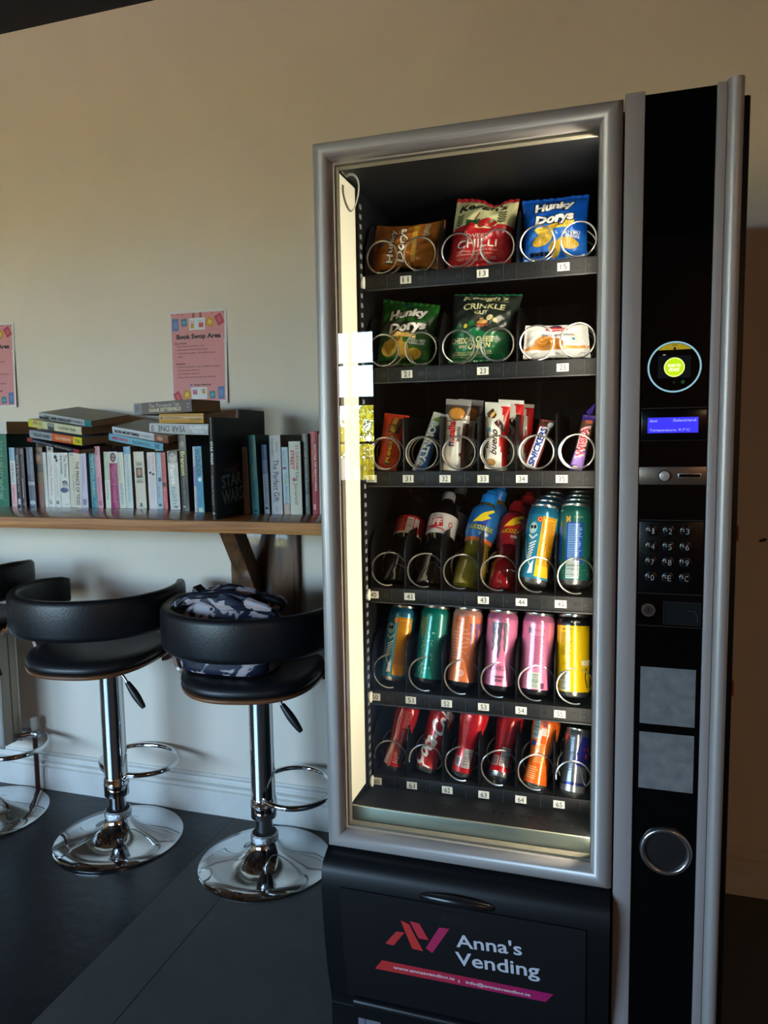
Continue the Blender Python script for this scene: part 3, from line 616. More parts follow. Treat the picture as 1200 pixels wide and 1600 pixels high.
# 5 dark green
def c5(u, v):
    if v > .965: return (24, 92, 60)
    return (34, 42, 36) if v > .42+.05*math.sin(u*5+1) else (16, 96, 52)
CRM = (214, 204, 150)
pr = [(T("Keogh's", .5, .9, .66, .1, 0, .03, .15), CRM, 1), (T('in Ireland', .74, .845, .2, .02), CRM, 1), (T('CRINKLE', .5, .755, .62, .085, -1, .02), CRM, 1), (T('CUT', .48, .66, .2, .045, 0, .02), CRM, 1), (T('CHEDDAR CHEESE', .4, .27, .68, .07, 0, .02), CRM, 1), (T('and', .25, .2, .14, .05, 0, .01, .2), CRM, 1), (T('ONION', .52, .19, .36, .07, 0, .03), CRM, 1),
      (T('DEEP RIDGED FOR EXTRA FLAVOUR', .4, .11, .66, .028), CRM, 1), (rect(.08, .74, .083, .09), CRM, 1), (T('Hand Cooked on our Family Farm', .4, .06, .62, .022), CRM, 1),
      (ell(.27, .46, .05, .055), (14, 14, 12), 2), (ell(.27, .46, .03, .033), (196, 180, 60), 3), (polyg([(.3, .45), (.42, .45), (.42, .5), (.36, .54), (.3, .5)]), (20, 100, 50), 2), (rect(.43, .62, .45, .5), (128, 64, 30), 2), (ell(.52, .52, .09, .03), (196, 148, 84), 2), (ell(.63, .57, .055, .04), (222, 206, 150), 2), (ell(.72, .53, .04, .03), (196, 150, 90), 2), (ell(.5, .57, .035, .022), (196, 150, 90), 2), (ell(.46, .44, .02, .02), (14, 14, 12), 3), (ell(.58, .44, .02, .02), (14, 14, 12), 3)]
packet('crisp_packet', 'dark green cheddar and onion crinkle cut crisp packet in lane 23', 'crisps', ((710, 460), (817, 460), (793, 563), (699, 568)), 1.525, 1.56, .03, c5, pr, seal=.04, seed=11, wr=.0034, pinch=.02)
# 6 waffles
pr = [(ell(.5, .9, .1, .06), (22, 26, 60), 1), (ell(.51, .82, .175, .075), (190, 30, 36), 2), (T('Daelmans', .51, .82, .26, .07, 0, .02), WH, 3), (T('Stroopwafels', .53, .63, .5, .1, 0, .01), (70, 60, 100), 2),
      (polyg([(.02, .3), (.3, .38), (.6, .3), (1, .36), (1, .28), (.6, .2), (.3, .24), (.02, .22)]), (210, 140, 56), 1), (ell(.35, .4, .19, .21), (190, 122, 34), 2), (ell(.48, .38, .14, .17), (168, 100, 28), 1)]
for k in range(-4, 5): pr.append((stroke([(.35+k*.04-.06, .4-.17*math.sqrt(max(0, 1-(k/4.6)**2))), (.35+k*.04+.02, .4+.17*math.sqrt(max(0, 1-(k/4.6)**2)))], .008), (146, 86, 20), 3))
pr += [(ringd(.77, .52, .055, .07, 20, 1.6), (214, 190, 130), 2), (ell(.77, .52, .03, .05), (60, 110, 130), 2), (T('Caramel', .78, .33, .24, .05), (190, 100, 30), 3), (T('78g', .52, .1, .06, .05), (110, 100, 90), 2), (T('2 waffles', .17, .12, .12, .06, 30), (120, 110, 105), 2), (T('2 waffles', .86, .12, .14, .06, 30), (120, 110, 105), 2)]
packet('wafer_packet', 'white packet of caramel wafers with a red oval badge in lane 25', 'wafers', ((821, 509), (918, 506), (923, 559), (817, 561)), 1.505, 1.515, .016, lambda u, v: (222, 218, 210), pr, seal=.05, ends='u', seed=4, wr=.0022, pinch=.03)
# third tray: bars
def bar(label, px, thick, colf, prints, seed=1, name='chocolate_bar', Yb=1.50, Yt=1.53, seal=.05, group=None, rough=.28, wr=.0008):
    return packet(name, label, 'chocolate bar', px, Yb, Yt, thick, colf, prints, seal=seal, seed=seed, wr=wr, pinch=.03, group=group, rough=rough, nu=14, nv=36)
OR = (214, 68, 24)
bar('orange peanut butter cup bar with yellow lettering, first in the third tray', ((601, 645), (640, 650), (619, 736), (589, 734)), .012, lambda u, v: OR if v < .95 else (200, 60, 28),
    [(fit(text2d("Reese's", .07, .1), .5, .42, .64*1.05, .27*1.15, 90, text2d("Reese's", .07, .1)), (60, 30, 12), 1), (fit(text2d("Reese's", .02, .1), .5, .42, .6, .24, 90), (240, 196, 30), 2), (T('PEANUT BUTTER CUPS', .76, .42, .42, .07, 90, .03), (60, 30, 14), 1), (polyg([(.3, .66), (.8, .63), (.84, .92), (.4, .95)]), (70, 44, 26), 1), (polyg([(.36, .68), (.58, .67), (.64, .93), (.44, .94)]), (186, 134, 50), 2), (polyg([(.3, .78), (.85, .76), (.85, .79), (.3, .81)]), (110, 80, 40), 3)], 2)
bar('narrow white and blue coconut bar slanting in lane 31', ((678, 643), (697, 648), (666, 737), (644, 734)), .012, lambda u, v: (196, 196, 188) if (v > .88 or u < .3) else ((40, 98, 150) if v < .55 else (46, 66, 78)),
    [(T('BOUNTY', .48, .5, .66, .5, -90, .05), (238, 236, 226), 2), (ell(.34, .12, .3, .05), (200, 200, 196), 1), (ell(.34, .12, .2, .034), (176, 170, 160), 2), (polyg([(.2, .86), (.7, .82), (.9, .9), (.6, .94)]), (96, 130, 52), 2)], 3)
def nut(label, dx, Yq, g):
    return bar(label, ((697+dx, 623), (737+dx, 626), (726+dx, 737), (692+dx, 734)), .013, lambda u, v: ((70, 62, 60) if v > .78 and v < .93 else (150, 146, 140) if v >= .93 else (218, 212, 196)) if u < .8 or v > .68 else (70, 34, 24),
    [(ell(.5, .79, .36, .1), (120, 76, 34), 1), (ell(.5, .79, .31, .085), (206, 140, 60), 2)]+[(ell(.5+.25*math.cos(a*.7), .79+.068*math.sin(a*.7), .02, .006, 6), (140, 84, 30), 3) for a in range(9)]+[(T('nutella', .34, .5, .34, .28, 90, .04), (176, 26, 30), 2), (T('n', .34, .3555, .048, .17, 90, .05), (20, 16, 16), 3), (T('biscuits', .62, .5, .2, .16, 90, .01), (90, 56, 44), 2), (polyg([(.1, .68), (.9, .72), (.9, .705), (.1, .665)]), (120, 80, 50), 1), (ell(.8, .22, .1, .03), (90, 44, 28), 2)], 4, Yb=Yq, Yt=Yq+.03, group=g, seal=.06)
nut('white hazelnut spread biscuit bar with a golden biscuit, front of lane 32', 0, 1.50, 'hazelnut biscuit bars'); nut('second hazelnut biscuit bar showing at the right behind the front one', 19, 1.545, 'hazelnut biscuit bars')
RED = (196, 24, 26)
def bue(label, dx, dy, Yq, g, full=True):
    pr_ = [(T('bueno', .42, .40, .36, .28, 84, .02, .1), (62, 32, 26), 2), (T('Kinder', .14, .43, .26, .1, 88, .02), (70, 20, 20), 2), (rect(.16, .28, .54, .6), (70, 150, 190), 2), (polyg([(.08, .82), (.34, .9), (.5, .8), (.42, .74), (.14, .76)]), (72, 36, 24), 2), (ell(.34, .8, .12, .035, 12, 20), (206, 176, 96), 3), (polyg([(.4, .68), (.6, .74), (.9, .62), (.86, .54), (.5, .64)]), (70, 36, 26), 2), (ell(.3, .1, .22, .05), (150, 110, 60), 1)]
    return bar(label, ((758+dx, 628-dy), (798+dx, 630-dy), (791+dx, 736), (757+dx, 732)), .013, lambda u, v: (RED if (u > .72+.07*math.sin(v*11) and .05 < v < .95) else (216, 212, 198)), pr_ if full else [], 5, Yb=Yq, Yt=Yq+.03, group=g, seal=.05)
bue('white and red milk chocolate hazelnut bar at the front of lane 33', 0, 0, 1.50, 'white and red hazelnut bars'); bue('second white and red hazelnut bar just behind the front one in lane 33', 21, 4, 1.535, 'white and red hazelnut bars'); bue('third white and red hazelnut bar, furthest back in lane 33', 37, -2, 1.58, 'white and red hazelnut bars', False)
pr = [(rect(.14, .86, .03, .83), WH, 1), (T('SNICKERS', .5, .43, .75, .46, 90, .05, .1), (26, 44, 124), 2), (rect(0, 1, .86, .97), (74, 44, 34), 1), (ell(.8, .9, .2, .06), (224, 220, 214), 2)]
bar('brown and red peanut bar with blue lettering leaning right in lane 34', ((845, 655), (868, 658), (836, 736), (819, 726)), .011, lambda u, v: (150, 34, 40) if u < .5 or v < .05 else (110, 50, 44), pr, 6)
def wis(u, v): return (168, 128, 206) if v < .32 else ((58, 34, 120) if v < .36 or v > .9 else (96, 62, 44))
pr = [(T('WISPA', .5, .5, .56, .6, 90, .09), (238, 196, 200), 2), (fit(text2d('WISPA', .03), .5, .5, .52, .5, 90), (206, 44, 56), 3), (ell(.4, .06, .2, .03), (230, 224, 200), 2), (rect(.0, .5, .0, .1), (60, 30, 130), 1), (ell(.6, .87, .3, .04), (170, 90, 60), 1)]
wb = bar('purple bubbly chocolate bar with red lettering and twisted end in lane 35', ((911, 648), (931, 650), (909, 737), (889, 735)), .012, wis, pr, 7)
tf = MB(); tp = at(921, 649, 1.528)
for k in range(9): a = k*2.4; tf.prism([(0, 0), (.006, .004), (.010*math.cos(a), .020+.004*math.sin(a*2)), (-.006, .008)], -.0006, .0006, ink(56, 34, 130, 28), 'y', Matrix.Translation(tp) @ Matrix.Rotation(a, 4, 'Z') @ Matrix.Rotation(.35*math.sin(a), 4, 'X'))
tf.build('twisted_end', wb, True, False)

# ------------------------------------------------------------------ cans and bottles
def lean(base, top, Yb, L):
    """matrix of an upright thing whose foot centre shows at base and head centre at top"""
    B = at(*base, Yb); best = None
    for i in range(0, 400):
        Yt_ = Yb+i*.0006; P_ = at(*top, Yt_); e = abs((P_-B).length-L)
        if best is None or e < best[0]: best = (e, P_)
    z = (best[1]-B).normalized(); x = Vector((1, 0, 0)); x = (x-z*x.dot(z)).normalized(); return frame(B, x, z.cross(x), z)
def cmap(rf, off=.0004):
    def f(x, z):
        r = rf(z)+off; a = x/rf(z); return Vector((r*math.sin(a), -r*math.cos(a), z))
    return f
m_can_end = mat('can_end', (176, 176, 172), .25, metal=.95); m_can_dark = mat('can_end_dark', (92, 94, 98), .25, metal=.95)
def make_can(label, base, top, Yb, L, R, bands, prints, group=None, waist=0, rim=m_can_end, metal=.35, rough=.26, flip=False, rtop=None):
    """bands: [(z fraction where the colour ends, rgb)]"""
    root = thing('drinks_can', label, 'drinks can', lean(base, top, Yb, L), group)
    RT = rtop or R
    def rf(z):
        t = z/L; r = R+(RT-R)*max(0, min(1, (t-.45)/.35))**1.0
        if waist: r -= waist*math.exp(-((t-.42)/.22)**2)
        return r
    prof = []; zs_ = [.07+.82*i/26 for i in range(27)]
    for t in zs_: prof.append((rf(t*L), t*L))
    def band(r, z):
        for e, c in bands:
            if z/L <= e: return mat('can_%d_%d_%d' % c, c, rough, metal=metal, coat=.6)
        c = bands[-1][1]; return mat('can_%d_%d_%d' % c, c, rough, metal=metal, coat=.6)
    r0 = rf(0)
    bt = MB(); bt.lathe([(0, .008), (r0*.55, .0065), (r0*.70, .003), (r0*.76, .0), (r0*.82, .0005), (r0*.9, .004), (r0, L*.07)], rim, 36, cap=False); bt.build('base', root)
    bd = MB(); bd.lathe(prof+[(rf(L)*.97, L*.925), (rf(L)*.88, L*.965)], None, 36, cap=False, mf=band)
    cm_ = cmap(rf)
    for sh, c, lv in prints: bd.decal(sh, cmap(rf, .0003+.00025*lv), mat('can_%d_%d_%d' % c, c, rough, metal=metal*.6, coat=.6), .006)
    bd.build('body', root, recalc=False)
    td = MB(); rr = rf(L)*.88; td.lathe([(rr, L*.965), (rr+.0012, L*.975), (rr+.0012, L*.995), (rr-.001, L), (rr-.003, L*.99), (rr-.005, L*.97), (0, L*.968)], m_can_end, 36, cap=False); td.build('lid', root)
    return root
BK = (14, 14, 16)
def clawm(cx, z0, h, c=(60, 56, 62), c0=(16, 14, 18)):
    o = []
    for dx, hh, s in ((-.0125, .8, .4), (0, 1, 0), (.0125, .8, -.4)):
        pts = [(cx+dx+.0012*math.sin(k*1.9+dx*90), z0+h-h*hh*k/10) for k in range(11)]
        w_ = lambda t: .0072*(1-t)**.7+.0006
        o += [(stroke(pts, lambda t: w_(t)+.0014), c0, 1), (stroke([(x, z) for x, z in pts], w_), c, 2), (polyg([(cx+dx-.007, z0+h), (cx+dx+.007, z0+h-.001), (cx+dx+.004, z0+h-.008), (cx+dx-.003, z0+h-.007)]), c, 2)]
    return o
def orange_can(label, base, top, Yb, group=None):
    return make_can(label, base, top, Yb, .168, .033, [(.86, (30, 120, 150)), (1, (20, 96, 128))],
      [(rect(.002, .034, .016, .141), (226, 158, 24), 0), (lines(.004, .032, .04, .134, 26, 3), (120, 72, 16), 1), (T('MONSTER', .018, .138, .026, .004), (90, 30, 20), 1), (ell(-.003, .134, .006, .006), (176, 40, 30), 1), (ringd(-.003, .134, .003, .0045, 16), (230, 170, 60), 2),
       (ell(-.015, .115, .009, .012), (160, 190, 190), 1), (ell(-.018, .117, .003, .004), BK, 2), (ell(-.011, .117, .003, .004), BK, 2), (stroke([(-.022, .1), (-.012, .093), (-.004, .102)], .004), (190, 200, 196), 1)]+
      [(stroke([(-.004-.001*k, .088-k*.006), (-.018, .080-k*.006)], .0026), (214, 214, 206), 1) for k in range(6)]+[(stroke([(-.03, .09), (-.02, .055), (-.004, .03)], .0022), (180, 206, 206), 1), (polyg([(-.012, .02), (-.002, .022), (-.003, .05), (-.008, .04)]), (214, 214, 206), 1)], group)
c44 = orange_can('tall blue can with a golden orange text panel in lane 44', (832, 915), (853, 792), 1.512)
for k in range(3): dup(c44, 'blue rimmed can %s behind the golden orange one in lane 44' % ['directly', 'second', 'third'][k], Matrix.Translation((.002*k, .078*(k+1), .003*(k+1))))['group'] = 'cans queued in lane 44'
c45 = make_can('green and blue can with blue text panel and barcode in lane 45', (895, 917), (900, 790), 1.512, .168, .033, [(1, (22, 92, 84))],
   [(rect(-.016, .018, .042, .128), (20, 60, 140), 0), (lines(-.012, .016, .055, .126, 20, 5), (150, 190, 220), 1), (rect(-.014, .012, .014, .05), (196, 204, 196), 1), (barcode(-.013, .011, .016, .048, 22, True, 4), (50, 70, 70), 2), (T('M', -.012, .134, .007, .011, 0, .05), (206, 150, 40), 1), (T('JUICED', .008, .138, .018, .005), (190, 190, 140), 1)]+[(ell(random.uniform(-.03, .035), random.uniform(.02, .06), .002, .001, 6), (90, 130, 90), 0) for _ in range(60)]+[(rect(-.036, -.026, .05, .12), (24, 74, 160), 0)])
for k in range(3): dup(c45, 'grey rimmed can %s behind the green and blue one in lane 45' % ['directly', 'second', 'third'][k], Matrix.Translation((0, .078*(k+1), .003*(k+1))))['group'] = 'cans queued in lane 45'
orange_can('tall blue and golden can at the left end of the fifth tray, lane 50', (615, 1064), (631.7, 944), 1.512)
make_can('teal green energy drink can in lane 51', (669, 1067), (683, 946), 1.512, .168, .033, [(1, (0, 118, 106))], [(stroke([(-.022, .118), (-.024, .14), (-.018, .142), (-.019, .1)], .002), (150, 150, 60), 1), (stroke([(-.014, .142), (-.015, .1)], .002), (150, 150, 60), 1)]+[(ell(random.uniform(-.02, .01), random.uniform(.02, .11), .0012, .002, 6), (150, 200, 180), 1) for _ in range(40)]+[(rect(.012, .03, .06+.004*k, .0615+.004*k), (10, 80, 76), 1) for k in range(20)], rim=m_can_dark)
make_can('peach orange energy drink can with a claw mark on its right, lane 52', (721, 1072), (733, 948), 1.512, .168, .033, [(.88, (206, 112, 70)), (1, (200, 140, 120))], clawm(.03, .075, .06, (110, 70, 110), (60, 30, 60))+[(T('MONSTER', -.014, .138, .022, .005), (120, 40, 26), 1), (ringd(.001, .03, .0055, .0065, 20), WH, 1), (T('ZERO', .001, .032, .008, .003), WH, 1), (T('SUGAR', .001, .028, .009, .003), WH, 1), (lines(-.026, -.008, .06, .12, 9, 4), (216, 150, 120), 1)]+[(stroke([(random.uniform(-.02, .02), .05+.01*k), (random.uniform(-.02, .02), .056+.01*k)], .0012), (222, 176, 150), 1) for k in range(8)], rim=m_can_dark)
PK = (206, 116, 150)
make_can('pink energy drink can with a grey claw mark on its front, lane 53', (777.6, 1078), (787, 953), 1.512, .168, .033, [(.88, PK), (1, (176, 96, 128))], clawm(0, .068, .074, (84, 80, 88), (40, 20, 40))+[(T('ZERO SUGAR', .006, .147, .03, .005), (110, 40, 70), 1), (T('ULTRA ROSA', .001, .048, .036, .011, 0, 0, .2), (70, 26, 50), 1), (T('STRAWBERRY', .004, .030, .028, .005, 0, .03), (70, 26, 50), 1), (T('DREAMS', .003, .0225, .018, .005, 0, .03), (70, 26, 50), 1)], rim=m_can_dark)
make_can('pink energy drink can turned to its small print and barcode, lane 54', (835, 1084), (843, 957), 1.512, .168, .033, [(.88, PK), (1, (176, 96, 128))], [(T('M', -.013, .131, .007, .013, 0, .03), (90, 50, 70), 1), (T('MONSTER', .006, .132, .022, .005), (100, 40, 70), 1), (T('FAVOURITE', .006, .147, .024, .005), (110, 40, 70), 1), (lines(-.014, .018, .062, .122, 17, 8), (96, 36, 66), 1), (T('LEMON', -.004, .058, .013, .003, 0, .04), (60, 20, 40), 1), (rect(-.014, .01, .014, .046), (196, 196, 180), 1), (barcode(-.013, .009, .016, .044, 20, True, 6), (70, 90, 80), 2), (rect(.013, .021, .014, .026), (90, 40, 66), 1)], rim=m_can_dark)
make_can('bright yellow energy drink can with a black top, lane 55', (895, 1088), (896, 957), 1.512, .168, .033, [(.87, (232, 190, 0)), (1, (20, 20, 22))], [(T('RUBIO', .006, .152, .018, .004), (170, 170, 150), 1), (rect(-.026, -.004, .014, .052), (190, 190, 170), 1), (barcode(-.025, -.005, .016, .05, 24, True, 9), (90, 84, 40), 2), (lines(-.024, .0, .085, .132, 14, 9), (110, 86, 10), 1), (T('MONSTER', -.012, .137, .02, .004), (60, 50, 10), 1), (T('MONSTER', .034, .07, .03, .01, 0, .06), (230, 226, 200), 1), (stroke([(.03, .06), (.028, .04), (.034, .02)], .003), (70, 56, 10), 1), (stroke([(-.02, .07), (-.01, .066), (-.002, .071)], .001), (120, 96, 10), 1)])
CR = (168, 18, 28)
wcap = dict(metal=.4)
make_can('small red can with a white ribbon wave, lane 60 of the lowest tray', (612, 1199), (640, 1098), 1.50, .150, .0235, [(1, CR)], [(stroke([(-.006, .142), (-.009, .11), (-.006, .08), (-.008, .05), (-.014, .012)], lambda t: .0012+.011*t*t), (222, 214, 198), 1), (lines(.002, .016, .02, .06, 8, 3), (190, 150, 140), 1), (lines(.004, .018, .1, .14, 8, 5), (196, 120, 110), 1), (T('Classic', .008, .075, .04, .006, 90), (206, 160, 150), 1), (rect(.014, .026, .02, .07), (60, 40, 36), 1)], waist=.0015, rtop=.027)
make_can('small red can with white flowing script, lane 61 of the lowest tray', (664, 1205), (697, 1097), 1.50, .150, .0245, [(1, CR)], [(T('Coca-Cola', -.002, .078, .13, .034, 68, .035, .35), (232, 224, 212), 1), (lines(-.03, -.022, .03, .07, 6, 4), (200, 170, 160), 1), (stroke([(-.012, .03), (-.002, .014), (.012, .012)], .004), (232, 224, 212), 1)], waist=.0015, rtop=.029)
def red_can(label, b, t):
    return make_can(label, b, t, 1.50, .150, .0235, [(.70, CR), (1, (196, 26, 34))], [(rect(-.017, -.004, .022, .042), (176, 166, 160), 1), (barcode(-.016, -.005, .023, .041, 8, False, 3), (60, 30, 30), 2), (rect(-.001, .018, .022, .062), (176, 172, 164), 1), (barcode(0, .017, .024, .060, 20, True, 7), (70, 50, 48), 2)]+[(stroke([(-.02, .108+.004*k), (0, .106+.004*k), (.02, .109+.004*k)], .001), (110, 14, 20), 1) for k in range(8)]+[(T('CHERRY', .0, .078, .03, .008, 90), (110, 10, 20), 1)], waist=.002, rtop=.0305)
a_ = red_can('small dark red can with barcode, lane 62, left of its twin', (720, 1210), (745, 1104), ); b_ = red_can('small dark red can with barcode, lane 63, right of its twin', (778.5, 1216), (801, 1109))
make_can('small bright orange soft drink can in lane 64 of the lowest tray', (834, 1231), (858, 1112), 1.50, .150, .0255, [(1, (226, 96, 16))], [(rect(-.026, -.010, .1, .142), (150, 176, 170), 1), (barcode(-.025, -.011, .102, .14, 14, True, 3), (60, 70, 70), 2), (rect(-.005, .006, .108, .124), (214, 196, 176), 1), (ringd(0, .132, .003, .005, 14), (90, 50, 120), 1), (ell(-.018, .09, .007, .006), (40, 50, 120), 1), (rect(-.012, .008, .052, .092), (228, 140, 70), 1), (lines(-.011, .007, .054, .09, 10, 3), (190, 80, 20), 2), (T('Fanta', .02, .085, .04, .012, 80), (200, 150, 110), 1), (lines(-.02, .006, .02, .046, 6, 2), (240, 176, 110), 1)], waist=.003, rtop=.0295)
make_can('slim silver and blue energy drink can in lane 65 of the lowest tray', (893, 1243), (904, 1134), 1.50, .135, .0265, [(.17, (176, 178, 176)), (.2, (50, 56, 120)), (1, (140, 142, 148))], [(polyg([(.0, .075), (.012, .12), (.034, .12), (.034, .058), (.004, .062)]), (30, 34, 110), 1), (rect(-.012, .026, .024, .028), (50, 56, 120), 1), (ell(.024, .082, .003, .006), (170, 40, 60), 2), (T('Red Bull', .024, .095, .016, .006), (190, 40, 50), 2), (rect(-.028, -.018, .11, .12), (176, 60, 50), 1), (lines(-.018, -.002, .05, .09, 9, 4), (90, 90, 100), 1)], metal=.85, rough=.2)

def bottle(label, base, top, Yb, L, liq, capc, group, prof, lab=None, prints=(), extra=None):
    root = thing('drinks_bottle', label, 'bottle', lean(base, top, Yb, L), group)
    def rf(z):
        for (r0, z0), (r1, z1) in zip(prof, prof[1:]):
            if z0 <= z <= z1: t = (z-z0)/(z1-z0); t = t*t*(3-2*t); return r0+(r1-r0)*t
        return prof[-1][0]
    n = 44; zt_ = prof[-1][1]; pts = [(rf(zt_*i/n), zt_*i/n) for i in range(n+1)]; MBt = MB()
    N_ = 40; vs = []; fs = []
    for r, z in [(0, .010), (prof[0][0]*.5, .006)]+pts:
        for k in range(N_):
            a = 2*PI*k/N_; f_ = 1+(.05*math.cos(5*a) if z < .02 else 0); vs.append((r*f_*math.cos(a), r*f_*math.sin(a), z-(.004*abs(math.cos(2.5*a)) if 0 < z < .006 else 0)+.004*(z < .006)))
    for i in range(len(pts)+1):
        for k in range(N_): fs.append([i*N_+k, i*N_+(k+1) % N_, (i+1)*N_+(k+1) % N_, (i+1)*N_+k])
    MBt.add(vs, fs, liq, True); MBt.build('bottle_body', root)
    if lab:
        z0, z1, c = lab; lb = MB(); zz = [z0+(z1-z0)*i/10 for i in range(11)]; lb.lathe([(rf(z)+.0005, z) for z in zz], None, 40, cap=False, mf=lambda r, z: mat('lab_%d_%d_%d' % (c(z) if callable(c) else c), (c(z) if callable(c) else c), .35, coat=.4))
        for sh, cc, lv in prints: lb.decal(sh, cmap(rf, .0008+.0003*lv), mat('lab_%d_%d_%d' % cc, cc, .35, coat=.4), .007)
        lb.build('label_sleeve', root, recalc=False)
    cb = MB(); rc_, hc = .0142, .018
    if extra == 'sport':
        cb.lathe([(.017, L-.036), (.0175, L-.03), (.0168, L-.012), (.013, L-.009), (.0105, L-.006), (.0105, L), (0, L)], capc, 32)
    else:
        cb.lathe([(rc_, L-hc), (rc_, L-.002), (rc_-.0015, L), (0, L)], capc, 48, mf=None)
        for k in range(40): a = 2*PI*k/40; cb.box(-.0004, .0004, rc_-.0002, rc_+.0005, L-hc, L-.003, capc, M=Matrix.Rotation(a, 4, 'Z'))
    cb.build('cap', root); return root
coke = mat('cola', (9, 8, 9), .08, coat=1); cokep = [(.024, 0), (.030, .008), (.0325, .03), (.0325, .07), (.0275, .1), (.0275, .112), (.0325, .128), (.033, .165), (.030, .182), (.018, .205), (.0125, .215), (.0125, .232)]
LB1 = [(rect(.002, .016, .127, .162), (206, 204, 196), 1), (barcode(.003, .015, .129, .16, 16, True, 2), (40, 36, 36), 2), (rect(.019, .03, .140, .162), (190, 180, 170), 1), (lines(.02, .029, .142, .16, 5, 4), (90, 40, 40), 2), (lines(-.02, -.002, .13, .16, 6, 5), (200, 120, 110), 1)]
bottle('cola bottle with a red label and barcode, first in the fourth tray', (617, 918), (652, 778), 1.512, .236, coke, ink(20, 18, 18), 'cola bottles', cokep, (.122, .168, lambda z: (206, 190, 160) if z < .128 else (168, 20, 28)), LB1)
LB2 = [(polyg([(-.03, .134), (-.026, .155), (.006, .160), (.01, .138)]), (190, 26, 34), 1), (T('BFF', -.010, .1475, .030, .014, 2, .04), (236, 228, 220), 2), (T('Diet Coke', -.006, .1635, .022, .005), (40, 36, 40), 1), (stroke([(-.03, .128), (-.01, .135), (.012, .131), (.014, .128)], .003), (190, 26, 34), 1), (ringd(.026, .146, .003, .005, 16, 1.4), (170, 40, 40), 1)]
bottle('cola bottle with a white and red label and grey cap in lane 41', (669, 921), (703, 772), 1.512, .236, coke, ink(150, 152, 148), 'cola bottles', cokep, (.122, .171, (206, 202, 196)), LB2)
bottle('dim cola bottle queued behind the white labelled one in lane 41', (678, 913), (722, 762), 1.60, .236, coke, ink(90, 92, 90), 'cola bottles', cokep, (.122, .171, (150, 146, 142)), [])  # cap and label darkened: shade deep in the lane put into the colours
lucp = [(.022, 0), (.031, .010), (.0335, .035), (.033, .06), (.0275, .085), (.0265, .1), (.029, .112), (.0335, .135), (.033, .165), (.0305, .185), (.022, .200), (.0145, .208), (.0145, .214)]
olive = mat('olive_drink', (104, 88, 26), .1, coat=1); crim = mat('crimson_drink', (104, 8, 16), .08, coat=1)
def luc(label, b, t, Y, liq, capc, dark, g, gold=(226, 200, 40), full=True):
    def lc(z): return dark[0] if z > .118 else dark[1]
    pr_ = [(polyg([(-.016, .150), (.002, .172), (.022, .186), (.026, .182), (.012, .168), (.022, .165), (.004, .152)]), gold, 1), (ell(.005, .155, .013, .014, 20, 30), dark[2], 0), (T('LUCOZADE', .006, .138, .054, .012, -2, .05), K, 1), (fit(text2d('LUCOZADE', .0), .006, .138, .053, .0105, -2), gold, 2), (T('ENERGY', .014, .125, .022, .005), WH, 1)] if full else []
    return bottle(label, b, t, Y, .238, liq, capc, g, lucp, (.108, .196, lc), pr_, 'sport')
luc('amber energy drink bottle with a blue label and blue sports cap', (727, 925), (768, 769), 1.512, olive, mat('cap_blue', (14, 112, 196), .35), ((14, 92, 156), (190, 88, 30), (20, 60, 150)), 'sports cap bottles')
luc('blue capped energy bottle queued behind the amber one', (733, 917), (784, 760), 1.605, olive, mat('cap_blue', (14, 112, 196), .35), ((10, 70, 120), (120, 60, 30), (20, 60, 150)), 'sports cap bottles', full=False)  # label colours darkened to stand in for shade behind the front bottle
luc('dark red energy drink bottle with a red label and red sports cap', (785, 929), (809, 786), 1.505, crim, mat('cap_red', (160, 16, 24), .35), ((150, 16, 26), (170, 20, 40), (190, 30, 30)), 'sports cap bottles', (236, 180, 30))
luc('red capped energy bottle queued behind the dark red one', (792, 920), (828, 772), 1.600, crim, mat('cap_red', (160, 16, 24), .35), ((110, 10, 18), (120, 16, 26), (120, 30, 30)), 'sports cap bottles', full=False)  # darker label reds carry the shade further back in the lane

# ------------------------------------------------------------------ wooden counter and brackets
def wood_mat(name, c1, c2, rough, coat, sc=(1.2, 14, 14), ns=3.0):
    m = bpy.data.materials.new(name); m.use_nodes = True; nt = m.node_tree; b = nt.nodes['Principled BSDF']; N = nt.nodes.new; L = nt.links.new
    t = N('ShaderNodeTexCoord'); mp = N('ShaderNodeMapping'); mp.inputs['Scale'].default_value = sc; L(t.outputs['Object'], mp.inputs[0])
    n = N('ShaderNodeTexNoise'); n.inputs['Scale'].default_value = ns; n.inputs['Detail'].default_value = 7; n.inputs['Distortion'].default_value = .6; L(mp.outputs[0], n.inputs['Vector'])
    cr_ = N('ShaderNodeValToRGB'); e = cr_.color_ramp.elements; e[0].position = .36; e[1].position = .64
    e[0].color = tuple(lin(q) for q in c1)+(1,); e[1].color = tuple(lin(q) for q in c2)+(1,); L(n.outputs[0], cr_.inputs[0]); L(cr_.outputs[0], b.inputs['Base Color'])
    b.inputs['Roughness'].default_value = rough; b.inputs['Coat Weight'].default_value = coat; b.inputs['Coat Roughness'].default_value = .08; return m
m_oak = wood_mat('varnished_oak', (112, 66, 30), (168, 108, 54), .3, .7, (1.2, 22, 22)); m_lip = wood_mat('oak_lipping', (150, 92, 42), (192, 130, 70), .6, 0, (1.2, 40, 40))
m_brk = wood_mat('bracket_wood', (70, 46, 28), (118, 80, 48), .45, .3, (12, 12, 1.5))
CTZ = 1.068
struct_counter = MB().box(-3.4, -.545, 1.676, WY-.001, CTZ-.031, CTZ, m_oak, .001).box(-3.4, -.545, 1.671, 1.676, CTZ-.031, CTZ-.0004, m_lip, .0012)
co = struct_counter.build('wooden_counter'); origin(co, (-1.9, 1.9, CTZ)); tag(co, 'long varnished wooden counter shelf fixed to the wall under the books', 'counter')
